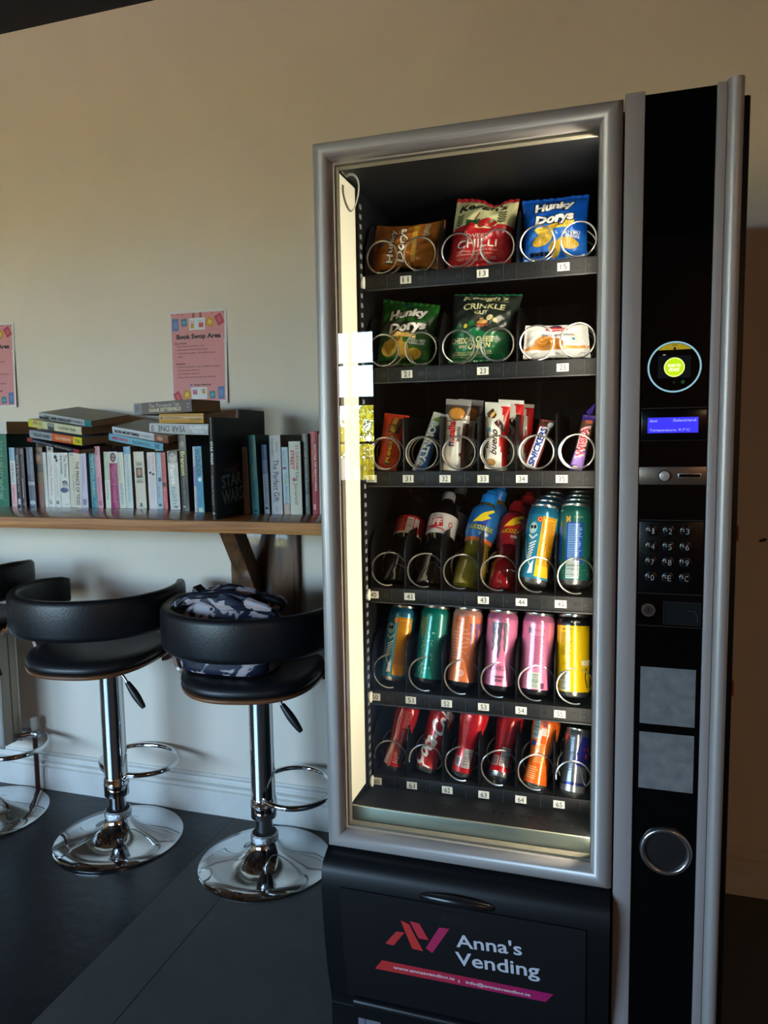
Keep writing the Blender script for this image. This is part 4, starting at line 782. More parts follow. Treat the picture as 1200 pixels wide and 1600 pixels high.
def bracket(xc, label):
    t = thing('shelf_bracket', label, 'bracket', (xc, WY, CTZ-.035-.3), 'wooden brackets under the counter')
    MB().box(-.118, .118, -.024, -.0005, -.02, .2995, m_brk, .002).build('wall_plate', t)
    MB().prism([(-.222, .2993), (-.150, .2993), (-.024, .105), (-.024, .02), (-.042, .02)], -.054, -.006, m_brk, 'x').build('diagonal_strut', t)
    s = MB()
    for x in (-.06, .07): s.lathe([(0, 0), (.006, .0005), (.007, -.002)], ink(190, 188, 184, 30, metal=.8), 16, Matrix.Translation((x, -.0245, .03)) @ Matrix.Rotation(PI/2, 4, 'X'))
    s.build('screw', t); return t
bracket(-1.064, 'wooden wall bracket with a diagonal strut behind the handbag stool')
bracket(-2.395, 'wooden wall bracket cut off by the left edge, above the far left stool')

# ------------------------------------------------------------------ posters
def poster(M, label, nm='book_swap_poster'):
    r = thing(nm, label, 'poster', M, 'pink notices on the wall'); Wp, Hp = .21, .297
    def pm(off): return lambda x, z: Vector((x, -.0012-.004*math.sin(PI*max(0, min(1, x/Wp)))*math.sin(PI*max(0, min(1, z/Hp)))**.5-.006*max(0, (x-.15)/.06)**2*(1-z/Hp)*(2 if z < .2 else 1)*.6-off, z))
    b = MB(); b.decal(rect(0, Wp, 0, Hp), pm(0), ink(222, 218, 216, 60), .02); b.build('paper_sheet', r, recalc=False)
    p = MB(); PK_ = (206, 138, 142)
    def D(sh, c, l=1): p.decal(sh, pm(.0003+.00025*l), ink(*c, .6), .03)
    D(rect(.008, .202, .008, .289), PK_, 0)
    D(T('Book Swop Area', .108, .212, .160, .0185, 0, .045), (24, 22, 26))
    D(T('How it Works:', .042, .193, .045, .0058, 0, .03), (70, 34, 40)); D(T('Guidelines:', .04, .128, .038, .0055, 0, .03), (70, 34, 40))
    for s, z, w_ in (("Pick a book you'd like to read", .183, .098), ('Leave a book others might enjoy', .172, .11), ('Come back anytime - the shelf is always', .161, .138), ('open!', .150, .018), ('Books should be in good, readable condition', .117, .155), ('All genres are welcome', .106, .08), ('No checkout required', .095, .076), ('Please keep this area tidy and organised', .084, .136)):
        D(T(s, .030+w_/2, z, w_, .0058, 0, .02), (92, 46, 52)); 
        if s != 'open!': D(ell(.025, z, .001, .001, 8), (90, 40, 46))
    D(T('Happy Reading!', .118, .0585, .060, .0068, 0, .03), (50, 30, 44)); D(rect(.074, .081, .055, .062), (90, 110, 160))
    def book(x, y, w_, h, rot, c, c2):
        D(fit(rect(0, 1, 0, 1), x, y, w_, h, rot), c, 1); D(fit(rect(0, 1, 0, 1), x, y, w_*.5, h*.5, rot), c2, 2)
    for fy_, sg in ((.253, 1), (.032, -1)):
        cx = .105
        D(merge(fit(rect(0, 1, 0, 1), cx-.014, fy_, .030, .038, 2), fit(rect(0, 1, 0, 1), cx+.014, fy_, .030, .038, -2)), (214, 216, 220), 2)
        D(fit(rect(0, 1, 0, 1), cx-.017*sg, fy_-.006*sg, .012, .016), (204, 150, 40), 3); D(fit(rect(0, 1, 0, 1), cx+.015*sg, fy_-.004*sg, .017, .015), (196, 84, 100), 3)
        D(lines(cx-.026, cx-.002, fy_+.003, fy_+.014, 3, 2), (150, 160, 180), 3); D(lines(cx+.004, cx+.026, fy_+.006, fy_+.014, 2, 3), (150, 160, 180), 3)
        book(cx-.081*sg, fy_, .024, .040, 0, (84, 116, 168), (104, 136, 186)); book(cx-.048*sg, fy_+.006*sg, .020, .024, 6, (50, 116, 136), (80, 170, 184)); book(cx+.046*sg, fy_+.004*sg, .028, .028, -18, (196, 140, 40), (222, 190, 80)); book(cx+.080*sg, fy_+.011*sg, .025, .034, 28, (176, 52, 74), (196, 90, 100))
    for x in (-.013, .013): D(rect(.105+x-.004, .105+x+.004, .272, .289), (150, 82, 74), 1)
    for x in (.01, .035, .05, .16, .2): D(ell(x, .286, .003, .002, 8), (150, 60, 70), 1)
    p.build('printed_notice', r, recalc=False); return r
def poster_at(TLp, TRp, BLp):
    a, b_ = at(*TLp, WY), at(*TRp, WY); x = (b_-a).normalized(); z = Vector((-x.z, 0, x.x)); o = a-z*.297; return frame(o, x, Vector((0, 1, 0)), z)
poster(poster_at((264, 487.5), (354, 481.5), 0), 'pink notice headed Book Swop Area, right above the piled books')
M2 = poster_at((264, 487.5), (354, 481.5), 0).copy(); p2 = at(20, 502.5, WY); M2.translation = Vector((p2.x-.21, WY, p2.z-.297))
poster(M2, 'pink notice cut off by the left edge of the picture')

# ------------------------------------------------------------------ books
m_page = mat('page_block', (158, 130, 96), .85, var=.18, vscale=3, stretch=(300, 1, 1)); m_page2 = mat('page_block_side', (150, 122, 90), .85)
def spine_text(mb, mp, items, W_, H_):
    for it in items:
        if it[0] == 'v':   # text running down the spine
            _, s, t0, t1, wf, ux, c, bold = it[:8]; L_ = (t1-t0)*H_; rot = it[8] if len(it) > 8 else -90
            mb.decal(T(s, ux*W_, H_*(1-(t0+t1)/2), L_, wf*W_, rot, bold), mp(1), ink(*c), max(.006, W_*.3))
        elif it[0] == 'h': _, s, t, wf, hh, ux, c, bold = it; mb.decal(T(s, ux*W_, H_*(1-t), wf*W_, hh, 0, bold), mp(1), ink(*c))
        elif it[0] == 'r': _, u0, u1, t0, t1, c = it; mb.decal(rect(u0*W_, u1*W_, H_*(1-t1), H_*(1-t0)), mp(0), ink(*c), max(.004, W_*.22))
        elif it[0] == 'e': _, ux, t, rx, ry, c = it; mb.decal(ell(ux*W_, H_*(1-t), rx*W_, ry*H_, 16), mp(.5), ink(*c), max(.004, W_*.22))
        elif it[0] == 'l': _, u0, u1, t0, t1, n, c = it; mb.decal(fit(lines(0, 1, 0, 1, n, n+3), (u0+u1)/2*W_, H_*(1-(t0+t1)/2), (t1-t0)*H_, (u1-u0)*W_, 90), mp(1), ink(*c))
def make_book(label, M, W_, H_, D, spine, cover, items, extra=None, group='books on the counter', gloss=.42, hard=False):
    """local: x across the spine, y depth (pages behind), z height"""
    r = thing('book', label, 'book', M, group); cvt = .0022 if hard else .0008; e = .003 if hard else .0006; c = MB(); ms = mat('cover_%d_%d_%d' % spine, spine, gloss, coat=.08, spec=.3); mc = mat('cover_%d_%d_%d' % cover, cover, gloss, coat=.0, spec=.2)
    n = 6; bul = .0012 if not hard else .0025; arc = [(W_*i/n, -bul*math.sin(PI*i/n)) for i in range(n+1)]
    c.prism(arc+[(W_, cvt), (0, cvt)], 0, H_, ms, 'z', smooth=True)
    c.box(0, cvt, cvt, D, 0, H_, mc); c.box(W_-cvt, W_, cvt, D, 0, H_, mc)
    mp = lambda l: (lambda x, z: Vector((x, -bul*math.sin(PI*min(1, max(0, x/W_)))-.0004-.0003*l, z)))
    spine_text(c, mp, items, W_, H_)
    if extra: extra(c, W_, H_, D)
    c.build('cover', r, recalc=False); g = MB(); g.box(cvt+.0002, W_-cvt-.0002, cvt+.0004, D-e, e, H_-e, m_page); g.build('pages', r); return r
def stand(label, xb0, xb1, yb, xt0, yt, Yf, D, spine, cover, items, **k):
    B0, B1 = at(xb0, yb, Yf), at(xb1, yb, Yf); T0 = at(xt0, yt, Yf); W_ = B1.x-B0.x; H_ = T0.z-CTZ; dx = T0.x-B0.x
    a = max(-.06, min(.06, math.atan2(dx, H_))); x = Vector((math.cos(a), 0, -math.sin(a))); z = Vector((math.sin(a), 0, math.cos(a)))
    zz = CTZ+.0003+max(0, math.sin(a)*W_)
    return make_book(label, frame(Vector((B0.x, Yf, zz)), x, Vector((0, 1, 0)), z), W_*.985, H_, D, spine, cover, items, **k)
BKC = (20, 20, 22); GY = (110, 108, 112)
Y1 = 1.952
B = [
 ('tall ornate dark green paperback at the left end of the standing row', -12, 15.5, 794, -18, 678, Y1, .13, (20, 104, 82), (14, 60, 50), [('v', 'TATLER LIBRARY', .1, .6, .3, .6, (120, 160, 130), 0)]+[('e', .2+.3*(k % 3), .06+.05*k, .10, .006, (70, 120, 90)) for k in range(18)]+[('v', 'THE ATTIC CHILD', .62, .9, .2, .6, (150, 190, 160), 0)]),
 ('thin paperback with a pale blue and pink spine next to the dark green one', 19.5, 28, 793, 13.7, 699.5, Y1, .13, (206, 204, 202), (190, 190, 190), [('r', 0, 1, 0, .22, (130, 166, 190)), ('r', 0, 1, .62, 1, (208, 160, 166)), ('v', 'ONE FALLS', .26, .58, .5, .5, (70, 90, 130), 0), ('v', 'Sarah Jasmon', .68, .95, .45, .5, (170, 60, 100), 0)]),
 ('slim dark navy paperback with white handwriting on the spine', 28.3, 34.5, 793, 22.3, 700.7, Y1, .13, (26, 30, 42), (20, 22, 30), [('v', 'Elliott & the Quiet Tide', .12, .75, .45, .5, (176, 180, 186), 0), ('r', .2, .8, .86, .96, (170, 180, 186))]),
 ('dark plum paperback with a pale streak on its spine', 34.8, 42, 792.7, 29, 701, Y1, .13, (52, 34, 48), (30, 20, 28), [('r', .1, .9, .0, .1, (96, 70, 82)), ('r', .45, .6, .5, .85, (186, 150, 160)), ('v', 'Nightfall Garden', .14, .48, .3, .5, (150, 130, 150), 0), ('e', .5, .95, .3, .02, (140, 70, 76))]),
 ('slate grey paperback with a white arch logo at the foot of its spine', 47, 57.4, 794, 40, 699, Y1-.012, .13, (92, 98, 116), (60, 64, 76), [('v', 'THOMAS KENEALLY', .03, .55, .3, .7, (150, 156, 170), 0), ('v', 'Commonwealth', .05, .45, .3, .3, (160, 170, 190), 0), ('r', 0, 1, .57, .63, (150, 150, 160)), ('e', .5, .92, .4, .035, (176, 184, 200)), ('e', .5, .93, .2, .018, (92, 98, 116))]),
 ('brown photo spine with a man\'s portrait above a reddish lower half', 58, 71, 793, 52.5, 699, Y1, .13, (110, 84, 66), (70, 50, 40), [('r', 0, 1, .6, 1, (112, 60, 50)), ('r', 0, 1, .28, .42, (50, 42, 38)), ('e', .45, .17, .34, .07, (150, 112, 86)), ('e', .45, .1, .36, .04, (44, 34, 28))]),
 ('very thin white paperback before the white spines', 71.4, 76.6, 792, 66, 707, Y1, .13, (206, 206, 202), (190, 190, 186), [('v', 'Sisters', .2, .8, .3, .5, (160, 150, 150), 0)]),
 ('taller white spine with a small photo on top and faint pink script', 77, 87, 792, 72.5, 696.5, Y1, .13, (214, 214, 210), (200, 200, 196), [('r', .05, .95, 0, .11, (176, 170, 166)), ('e', .5, .05, .3, .03, (90, 84, 80)), ('v', 'DESIRE', .13, .3, .5, .5, (176, 176, 176), 0), ('v', 'Mary Stewart', .32, .8, .45, .55, (190, 130, 140), 0), ('v', 'JB', .88, .95, .5, .3, (80, 80, 80), 0)]),
 ('white spine with a little black leaping animal near its top', 87.3, 96, 792, 83, 707.5, Y1, .13, (208, 208, 204), (200, 200, 196), [('e', .4, .08, .3, .035, BKC), ('e', .6, .14, .2, .03, BKC), ('v', 'TALKING TO THE DEAD', .26, .8, .4, .5, (176, 170, 170), 0), ('r', .2, .7, .88, .94, (120, 120, 120))]),
 ('white spine reading The Woman he Loves over a small portrait', 96.4, 110.3, 792, 91.5, 707.5, Y1, .13, (212, 210, 204), (200, 198, 190), [('v', 'The Woman', .04, .45, .33, .72, (92, 92, 110), .01), ('v', 'he Loves', .06, .38, .3, .3, (92, 92, 110), .01), ('e', .6, .58, .34, .055, (150, 150, 156)), ('e', .55, .54, .3, .035, (60, 58, 66)), ('e', .45, .68, .46, .05, (50, 68, 110)), ('e', .6, .62, .18, .03, (214, 206, 200)), ('v', 'a', .93, .95, .2, .7, BKC, 0)]),
 ('cream spine reading THE PRINCE OF TIDES in dark capitals', 110.6, 128, 792, 107, 707.5, Y1, .13, (206, 200, 184), (196, 190, 176), [('v', 'THE PRINCE OF TIDES', .16, .95, .28, .74, (52, 50, 48), .02), ('v', 'PAT CONROY', .4, .7, .14, .36, (120, 118, 110), 0), ('h', '42', .04, .3, .006, .3, (110, 106, 100), 0), ('r', .4, .44, .1, .95, (180, 172, 150))]),
 ('pale lavender spine beside the cream one with dark capitals', 128.3, 138.6, 792, 123.5, 707, Y1, .13, (192, 184, 204), (176, 170, 190), [('v', "Carol O'Connor", .08, .55, .3, .6, (160, 130, 170), 0), ('v', 'BREAKTHROUGH', .45, .7, .2, .3, (170, 160, 186), 0), ('r', .2, .8, .84, .95, (120, 116, 150))]),
 ('teal blue paperback left of the tall pink spine', 144, 153.5, 792, 138.7, 706, Y1, .13, (48, 120, 138), (30, 70, 80), [('v', "Marie's Party Address", .05, .8, .55, .5, (170, 206, 206), 0), ('r', 0, .3, 0, 1, (70, 146, 160))]),
 ('tall pink spine standing above its neighbours', 153.7, 162, 793, 147, 697.5, Y1, .13, (208, 146, 164), (90, 60, 66), [('v', 'LILIAN ROUGE', .06, .5, .4, .5, (226, 190, 200), 0), ('v', 'When You Were Here', .5, .85, .3, .5, (160, 70, 100), 0), ('r', .2, .8, .88, .96, (170, 90, 120))]),
 ('pale green and cream spine left of the magenta one', 166, 174.3, 793, 161.5, 706, Y1, .13, (176, 186, 164), (160, 166, 150), [('r', 0, 1, .5, 1, (206, 206, 190)), ('v', 'Summer Meadows', .1, .5, .4, .5, (220, 226, 206), 0), ('v', 'Lynda Page', .55, .85, .4, .5, (96, 110, 140), 0)]),
 ('magenta spine with a dark haired woman\'s picture on top', 174.6, 187.4, 793, 170, 706, Y1, .13, (150, 26, 92), (110, 20, 70), [('r', 0, 1, 0, .2, (206, 196, 196)), ('e', .5, .1, .36, .085, (52, 34, 44)), ('e', .5, .1, .2, .045, (206, 160, 150)), ('v', 'COLLETTE CADDLE', .26, .9, .36, .5, (214, 120, 170), 0), ('v', 'Break', .3, .6, .2, .2, (196, 90, 150), 0)]),
 ('cream and pale blue spine right of the magenta one', 187.7, 198, 794, 181.6, 707, Y1, .13, (206, 206, 190), (190, 190, 180), [('v', 'JOANNA', .08, .5, .4, .5, (190, 200, 196), 0), ('v', 'HANNAH', .56, .92, .5, .5, (110, 150, 180), .01), ('l', .1, .4, .1, .5, 2, (176, 180, 170))]),
 ('taller pale blue spine fading to cream, under the blue flat book', 198.2, 209, 794.5, 192.4, 698, Y1, .13, (196, 204, 204), (150, 140, 120), [('r', 0, 1, 0, .12, (110, 156, 190)), ('v', 'Anna and Mary', .14, .5, .4, .5, (150, 170, 190), 0), ('v', 'Castle by the Sea', .5, .9, .4, .5, (120, 150, 180), 0)]),
 ('cream spine reading TARA over a small portrait', 213.5, 229.7, 793.5, 208, 706, Y1, .13, (206, 198, 182), (110, 90, 70), [('h', 'TARA', .215, .62, .0125, .5, (50, 46, 44), 0), ('r', .2, .8, .28, .46, (56, 38, 30)), ('e', .5, .36, .2, .06, (176, 112, 84)), ('h', 'LESLEY', .5, .55, .006, .5, (80, 74, 70), 0), ('h', 'PEARSE', .535, .62, .006, .5, (80, 74, 70), 0), ('r', .42, .6, .9, .96, BKC), ('r', .3, .7, .955, .965, BKC)]),
 ('white spine with a pair of small shoes, pink script on top', 233.6, 247, 794, 229, 707, Y1, .13, (214, 206, 208), (196, 190, 190), [('v', 'FOREVER FAME', .03, .33, .3, .7, (196, 130, 146), 0), ('v', 'Marian Day', .06, .3, .3, .3, (210, 150, 160), 0), ('e', .35, .36, .16, .022, (40, 36, 40)), ('e', .68, .385, .16, .02, (40, 36, 40)), ('v', 'BELIEVE', .5, .85, .4, .5, (200, 200, 206), 0)]),
 ('light blue spine left of the coral one', 247.2, 255.3, 794, 243.4, 707, Y1, .13, (160, 186, 200), (140, 160, 170), [('v', 'Alexandra Potter', .04, .44, .4, .5, (200, 214, 220), 0), ('e', .6, .48, .3, .04, (40, 56, 66)), ('v', 'the two', .6, .8, .4, .5, (90, 120, 150), 0), ('e', .5, .93, .3, .03, (40, 60, 80))]),
 ('coral pink spine with a small dark square', 255.5, 263, 795, 250.4, 707, Y1, .13, (196, 96, 100), (150, 70, 76), [('v', 'Yours Truly Ever', .05, .48, .45, .5, (110, 40, 50), 0), ('r', .15, .9, .53, .6, (60, 24, 34)), ('v', 'Kate', .65, .85, .4, .5, (220, 150, 150), 0)]),
 ('white spine with a face and large grey script title', 266.6, 282.5, 795.6, 260.7, 705, Y1-.02, .13, (202, 200, 192), (100, 84, 60), [('r', 0, 1, 0, .2, (146, 142, 132)), ('e', .55, .12, .35, .09, (186, 180, 170)), ('e', .5, .05, .4, .05, (100, 96, 90)), ('v', 'Pearse', .24, .56, .5, .5, (236, 234, 230), .03, -86), ('v', 'faith', .6, .9, .5, .5, (150, 170, 176), .02, -86), ('e', .6, .95, .2, .02, GY)]),
 ('tall dark charcoal spine with one bold yellow word, left of the bright blue one', 284.8, 296.6, 798, 278, 680, 1.90, .15, (50, 48, 48), (22, 24, 32), [('r', 0, 1, 0, .2, (84, 78, 72)), ('e', .5, .12, .3, .04, (140, 120, 100)), ('v', 'Branson', .215, .53, .55, .5, (206, 196, 120), .02), ('v', 'Business Adventures', .56, .9, .3, .5, (120, 118, 114), 0), ('e', .4, .94, .2, .012, (160, 150, 150))]),
 ('sliver of a thin white and purple spine before the bright blue one', 304.6, 309, 800, 300.5, 698, 1.87, .14, (190, 184, 190), (150, 146, 150), [('r', 0, 1, .3, .6, (150, 130, 170))]),
 ('bright blue spine with black hand lettered title', 309.4, 320, 801, 303.5, 697.6, 1.865, .14, (58, 148, 186), (22, 50, 54), [('v', 'WONDER', .04, .45, .6, .5, (16, 30, 40), .02), ('e', .6, .5, .26, .03, (220, 226, 226)), ('v', 'PATTERN', .57, .9, .6, .5, (30, 96, 130), 0), ('r', .2, .8, .93, .99, (170, 186, 150))]),
]
for t in B: stand(*t)
# big black hardback pushed forward, its front cover showing
def sw_extra(c, W_, H_, D):
    m = plane_map((W_, 0, 0), (0, 1, 0), (0, 0, 1), .0006)
    c.decal(fit(text2d('STAR', .03), .085, .100, .110, .036, 5), m, ink(112, 122, 124)); c.decal(fit(text2d('WARS', .03), .088, .058, .118, .04, 5), m, ink(112, 122, 124))
    c.decal(polyg([(.04, .128), (.12, .142), (.12, .112)]), m, ink(70, 32, 38)); c.decal(polyg([(.04, .134), (.12, .150), (.12, .148)]), m, ink(110, 76, 80))
    c.decal(T('FACT FILES', .1, .016, .1, .003, 6), m, ink(110, 110, 110)); c.decal(lines(.085, .1, .18, .2, 5, 2), m, ink(60, 60, 64))
stand('large black hardback pushed forward to the counter edge, big grey title on its cover', 331.7, 339.5, 811.5, 325.5, 652, 1.705, .150, (20, 21, 24), (10, 11, 13), [('v', 'STAR WARS', .24, .46, .5, .5, (206, 208, 210), .03), ('v', 'Mystery', .5, .62, .6, .55, (110, 30, 40), 0), ('v', 'ULTIMATE FACTS', .56, .86, .35, .4, (150, 150, 154), 0), ('e', .5, .94, .3, .01, (150, 150, 150))], extra=sw_extra, hard=True)
stand('second large black hardback behind the one pushed forward', 374, 378.5, 806, 368.5, 640, 1.885, .16, (92, 72, 76), (16, 17, 20), [], hard=True)
R_ = [
 ('grey beige spine with widely spaced capitals right of the black hardbacks', 378.6, 391.8, 804, 373, 699, 1.855, .14, (168, 160, 156), (90, 84, 80), [('v', 'VICKY PHELAN', .06, .5, .33, .6, (112, 116, 150), .01), ('v', 'Overcoming', .5, .85, .3, .5, (176, 130, 126), 0)]),
 ('tall turquoise spine with a dark teal cover', 394.4, 405.5, 805, 387.3, 680, 1.845, .15, (76, 166, 182), (24, 72, 74), [('v', 'Happy Family', .05, .36, .35, .5, (130, 90, 160), 0), ('v', 'All the rest', .38, .58, .35, .5, (190, 190, 90), 0), ('v', 'MARIA GIOVANNI', .58, .88, .4, .5, (50, 116, 136), 0), ('e', .5, .955, .3, .012, (30, 90, 110))]),
 ('slim spine fading from blue to white with a black dot at its foot', 413.7, 422, 802.5, 408, 695, 1.865, .13, (176, 184, 200), (60, 74, 90), [('r', 0, 1, 0, .22, (70, 104, 156)), ('r', 0, 1, .22, .42, (110, 130, 170)), ('v', 'LITTLE SUNFLOWER', .4, .86, .4, .5, (80, 90, 120), 0), ('e', .5, .92, .3, .02, BKC)]),
 ('tall white spine with blue script reading The Perfect Gift', 425, 442.4, 803.5, 420.2, 680, 1.855, .15, (190, 190, 196), (112, 92, 70), [('v', 'Emma', .09, .22, .25, .7, (120, 110, 116), 0), ('v', 'Hannigan', .05, .27, .25, .3, (120, 110, 116), 0), ('v', 'The Perfect Gift', .31, .84, .5, .52, (44, 60, 110), .01), ('v', 'top ten seller', .9, .96, .3, .5, (110, 110, 130), 0)]),
 ('slim pale blue spine with a small red bird', 444.3, 454, 804, 439.5, 699, 1.855, .13, (176, 196, 206), (150, 160, 160), [('v', 'MASSEY', .05, .27, .5, .35, (110, 140, 170), 0), ('e', .4, .31, .3, .02, (130, 34, 64)), ('v', 'White Afternoon', .38, .85, .5, .55, (90, 120, 140), 0), ('r', 0, 1, .83, 1, (186, 160, 146)), ('e', .3, .5, .25, .03, (200, 200, 130))]),
 ('cream spine with red and brown lettering, 31 DREAM STREET', 454.4, 473, 804, 450.5, 690, 1.855, .14, (192, 188, 176), (96, 84, 76), [('v', '31 DREAM', .05, .38, .25, .7, (160, 80, 84), .01), ('v', 'STREET', .12, .38, .3, .3, (160, 40, 56), .04), ('e', .4, .52, .14, .025, (150, 30, 50)), ('v', 'Lisa', .42, .54, .24, .68, (60, 60, 70), 0), ('v', 'Jewell', .56, .86, .4, .5, (130, 110, 60), 0)]),
 ('grey green photographic spine left of the red one', 476.5, 485, 804, 472, 678, 1.868, .15, (92, 100, 96), (70, 76, 74), [('v', 'MUSTER TROUBLE', .05, .6, .4, .5, (140, 150, 150), 0), ('v', "SARAH'S CROSSING", .6, .9, .35, .5, (190, 196, 196), 0), ('r', 0, 1, .6, .75, (60, 66, 66))]),
 ('red spine reading BATTLE OF BROTHERS in white', 486, 499, 799.5, 483, 674, 1.878, .15, (158, 34, 48), (130, 26, 40), [('v', 'BATTLE OF BROTHERS', .16, .72, .18, .7, (214, 200, 200), .03), ('v', 'ROBERT LACEY', .25, .63, .2, .32, (190, 120, 60), 0), ('r', .35, .65, .88, .95, (206, 120, 120))]),
 ('white sliver of a spine between the red book and the vending machine', 499.6, 505, 801, 497.5, 678, 1.878, .14, (196, 190, 186), (180, 176, 170), []),
]
for t in R_: stand(*t)

def flat(label, pL, pR, YL, YR, th, D, spine, cover, items, tilt=0, flip=False, zoff=0, **k):
    """book lying down: pL, pR = photo points at the lower left/right of its spine"""
    A, Bp = at(*pL, YL), at(*pR, YR); x = (Bp-A).normalized(); up = Vector((0, 0, 1)); y = up.cross(x).normalized(); y = (y*math.cos(tilt)+up*math.sin(tilt)); y = (y-x*y.dot(x)).normalized(); z = x.cross(y)
    L_ = (Bp-A).length
    items = [(q[:3]+(1-q[4], 1-q[3])+q[5:]) if q[0] in 'rl' else (('e', q[1], 1-q[2])+q[3:] if q[0] == 'e' else q) for q in items]
    # local book axes: height along x (left to right), spine width along z
    bx = z; bz = x if flip else x; M = frame(A+z*th, -z, y, x)
    # mirrored handedness check: (-z) x y = x
    return make_book(label, M, th, L_, D, spine, cover, items, **k)
def ft(s, t0, t1, wf, ux, c, bold=0, rot=90): return ('v', s, 1-t1, 1-t0, wf, ux, c, bold, rot)
# left block
flat('thick book lying flat on the dark green one, brown pages facing out', (-22, 678), (11, 678), 1.93, 1.93, .040, .135, (206, 202, 196), (176, 160, 140), [], tilt=.02, group='flat books on top of the row')
S = 'flat books on top of the row'
flat('dark navy book with a red end, lowest of the left pile', (43, 689.5), (124.5, 709.2), 1.97, 1.90, .0125, .13, (34, 36, 56), (30, 30, 40), [('r', 0, 1, .0, .1, (150, 60, 50)), ('r', 0, 1, .9, 1, (150, 24, 40)), ft('Nicholas Evans Jack', .12, .5, .4, .5, (190, 196, 206)), ft('The Brave Hour', .55, .85, .4, .5, (200, 196, 160))], tilt=.10, group=S)
flat('silver, orange and yellow book, third from the top of the left pile', (47, 683.5), (129, 696.5), 1.965, 1.895, .0245, .13, (150, 156, 164), (120, 120, 126), [('r', 0, 1, .44, .84, (206, 92, 40)), ('r', 0, 1, .84, 1, (206, 196, 30)), ft('THE LAST WORD', .08, .4, .4, .5, (60, 60, 66), .02), ft('KATHERINE', .52, .8, .4, .5, (230, 200, 170), .02), ft('YA', .88, .96, .5, .5, BKC, .02)], tilt=.10, group=S)
flat('yellow and cream book with a dark title box, second in the left pile', (45, 666.5), (128, 679.8), 1.96, 1.89, .0245, .13, (206, 200, 168), (180, 176, 140), [('r', 0, 1, 0, .28, (196, 190, 60)), ('r', .1, .9, .09, .26, (206, 200, 180)), ('r', .0, .3, .1, .18, (190, 70, 50)), ('r', .1, 1, .38, .5, (80, 84, 86)), ft('THE ONE', .39, .49, .35, .35, (210, 210, 206), .02), ft('PATRICIA LAURENT', .1, .27, .25, .4, (80, 80, 70)), ft('A GOOD YEAR', .58, .9, .35, .5, (90, 86, 70), .01)], tilt=.10, group=S)
flat('silver and black book with a teal end on top of the left pile', (62, 653.5), (143.5, 667.5), 1.955, 1.875, .019, .14, (170, 174, 178), (112, 108, 98), [('r', 0, 1, .88, 1, (40, 120, 126)), ft('THE DARK HORIZON', .12, .6, .5, .6, (40, 42, 46), .04), ft('RYAN', .6, .84, .4, .5, (60, 62, 66), .02), ('r', .6, 1, 0, .2, (60, 64, 70))], tilt=.16, group=S)
flat('light blue book lying under the white one with bold black lettering', (170.5, 687.8), (255, 704.8), 1.93, 1.88, .0215, .125, (116, 170, 190), (90, 130, 150), [ft('MIKE GAYLE', .07, .36, .36, .5, (206, 70, 110), .04), ft('The Perfect Plate', .44, .78, .4, .5, (60, 100, 130)), ('r', .2, .8, .86, .94, (70, 120, 150))], tilt=.08, group=S)
flat('white book with bold black lettering and a photo end, middle of the shelf', (176.5, 677.5), (263.5, 693.3), 1.925, 1.875, .0225, .13, (196, 200, 206), (128, 122, 114), [ft('BOB MORTIMER', .05, .5, .4, .55, (40, 42, 48), .035), ft('AUTUMN', .53, .7, .35, .5, (180, 170, 180)), ('r', 0, 1, .76, 1, (128, 84, 66)), ('e', .5, .86, .3, .05, (196, 150, 120))], tilt=.2, group=S)
flat('white book with an upside down title lying under the mustard one', (233.8, 677.3), (325.5, 679.8), 1.90, 1.90, .031, .13, (176, 176, 180), (90, 66, 48), [ft('YEAR ONE', .15, .62, .52, .5, (40, 42, 46), .01, -90), ft('NORA', .74, .92, .34, .72, (226, 226, 228), .02, -90), ft('ROBERTS', .7, .98, .34, .3, (226, 226, 228), .02, -90), ('r', .2, .8, .03, .08, (120, 120, 124))], group=S)
flat('mustard yellow book lying under the grey one at the top', (249, 661), (318.3, 661), 1.895, 1.90, .0285, .15, (186, 134, 24), (70, 48, 34), [ft('HAVISHAM', .13, .48, .2, .45, (120, 80, 20), 0, -90), ft('MIDWELL', .66, .94, .24, .6, (120, 80, 20), 0, -90), ('e', .5, .06, .14, .02, (40, 30, 10))], group=S)
flat('grey brown book on the very top of the stack, The Thirteenth Tale', (210.5, 648.8), (300.3, 642.6), 1.90, 1.86, .0345, .125, (112, 104, 100), (100, 78, 58), [('r', 0, 1, 0, .14, (130, 132, 136)), ('r', .2, .7, .03, .1, (90, 92, 100)), ft('The Thirteenth Tale', .27, .8, .32, .32, (206, 200, 192)), ft('DIANE SETTERFIELD', .27, .82, .28, .7, (222, 212, 176), .03), ('l', .3, .7, .92, .97, 2, (150, 146, 142))], group=S)

# ------------------------------------------------------------------ radiator and its valve at the lower left
m_rad = mat('radiator_enamel', (232, 234, 232), .4); m_grill = mat('radiator_side', (176, 168, 150), .5)  # beige side colour has the shade on the radiator's end painted in
rad = thing('radiator', 'white panel radiator at the left edge behind the far left stool', 'radiator', (-2.5, 2.06, .19))
rx = -2.045
p = MB(); p.box(-3.2, rx, 1.995, 2.003, .195, .63, m_rad, .004); p.box(-3.2, rx, 2.074, 2.082, .195, .63, m_rad, .003); p.build('front_panel', rad, True)
p = MB(); p.box(rx-.004, rx, 2.003, 2.074, .205, .625, m_grill, .001); p.box(rx-.002, rx+.002, 2.040, 2.043, .205, .625, ink(120, 112, 98)); p.build('end_cover', rad, True)
p = MB(); p.box(-2.9, rx-.1, 2.082, WY-.0005, .3, .34, m_rad); p.box(-2.9, rx-.1, 2.082, WY-.0005, .52, .56, m_rad); p.build('wall_mount', rad, True)
vp = Vector((-2.0, 2.092, .235))
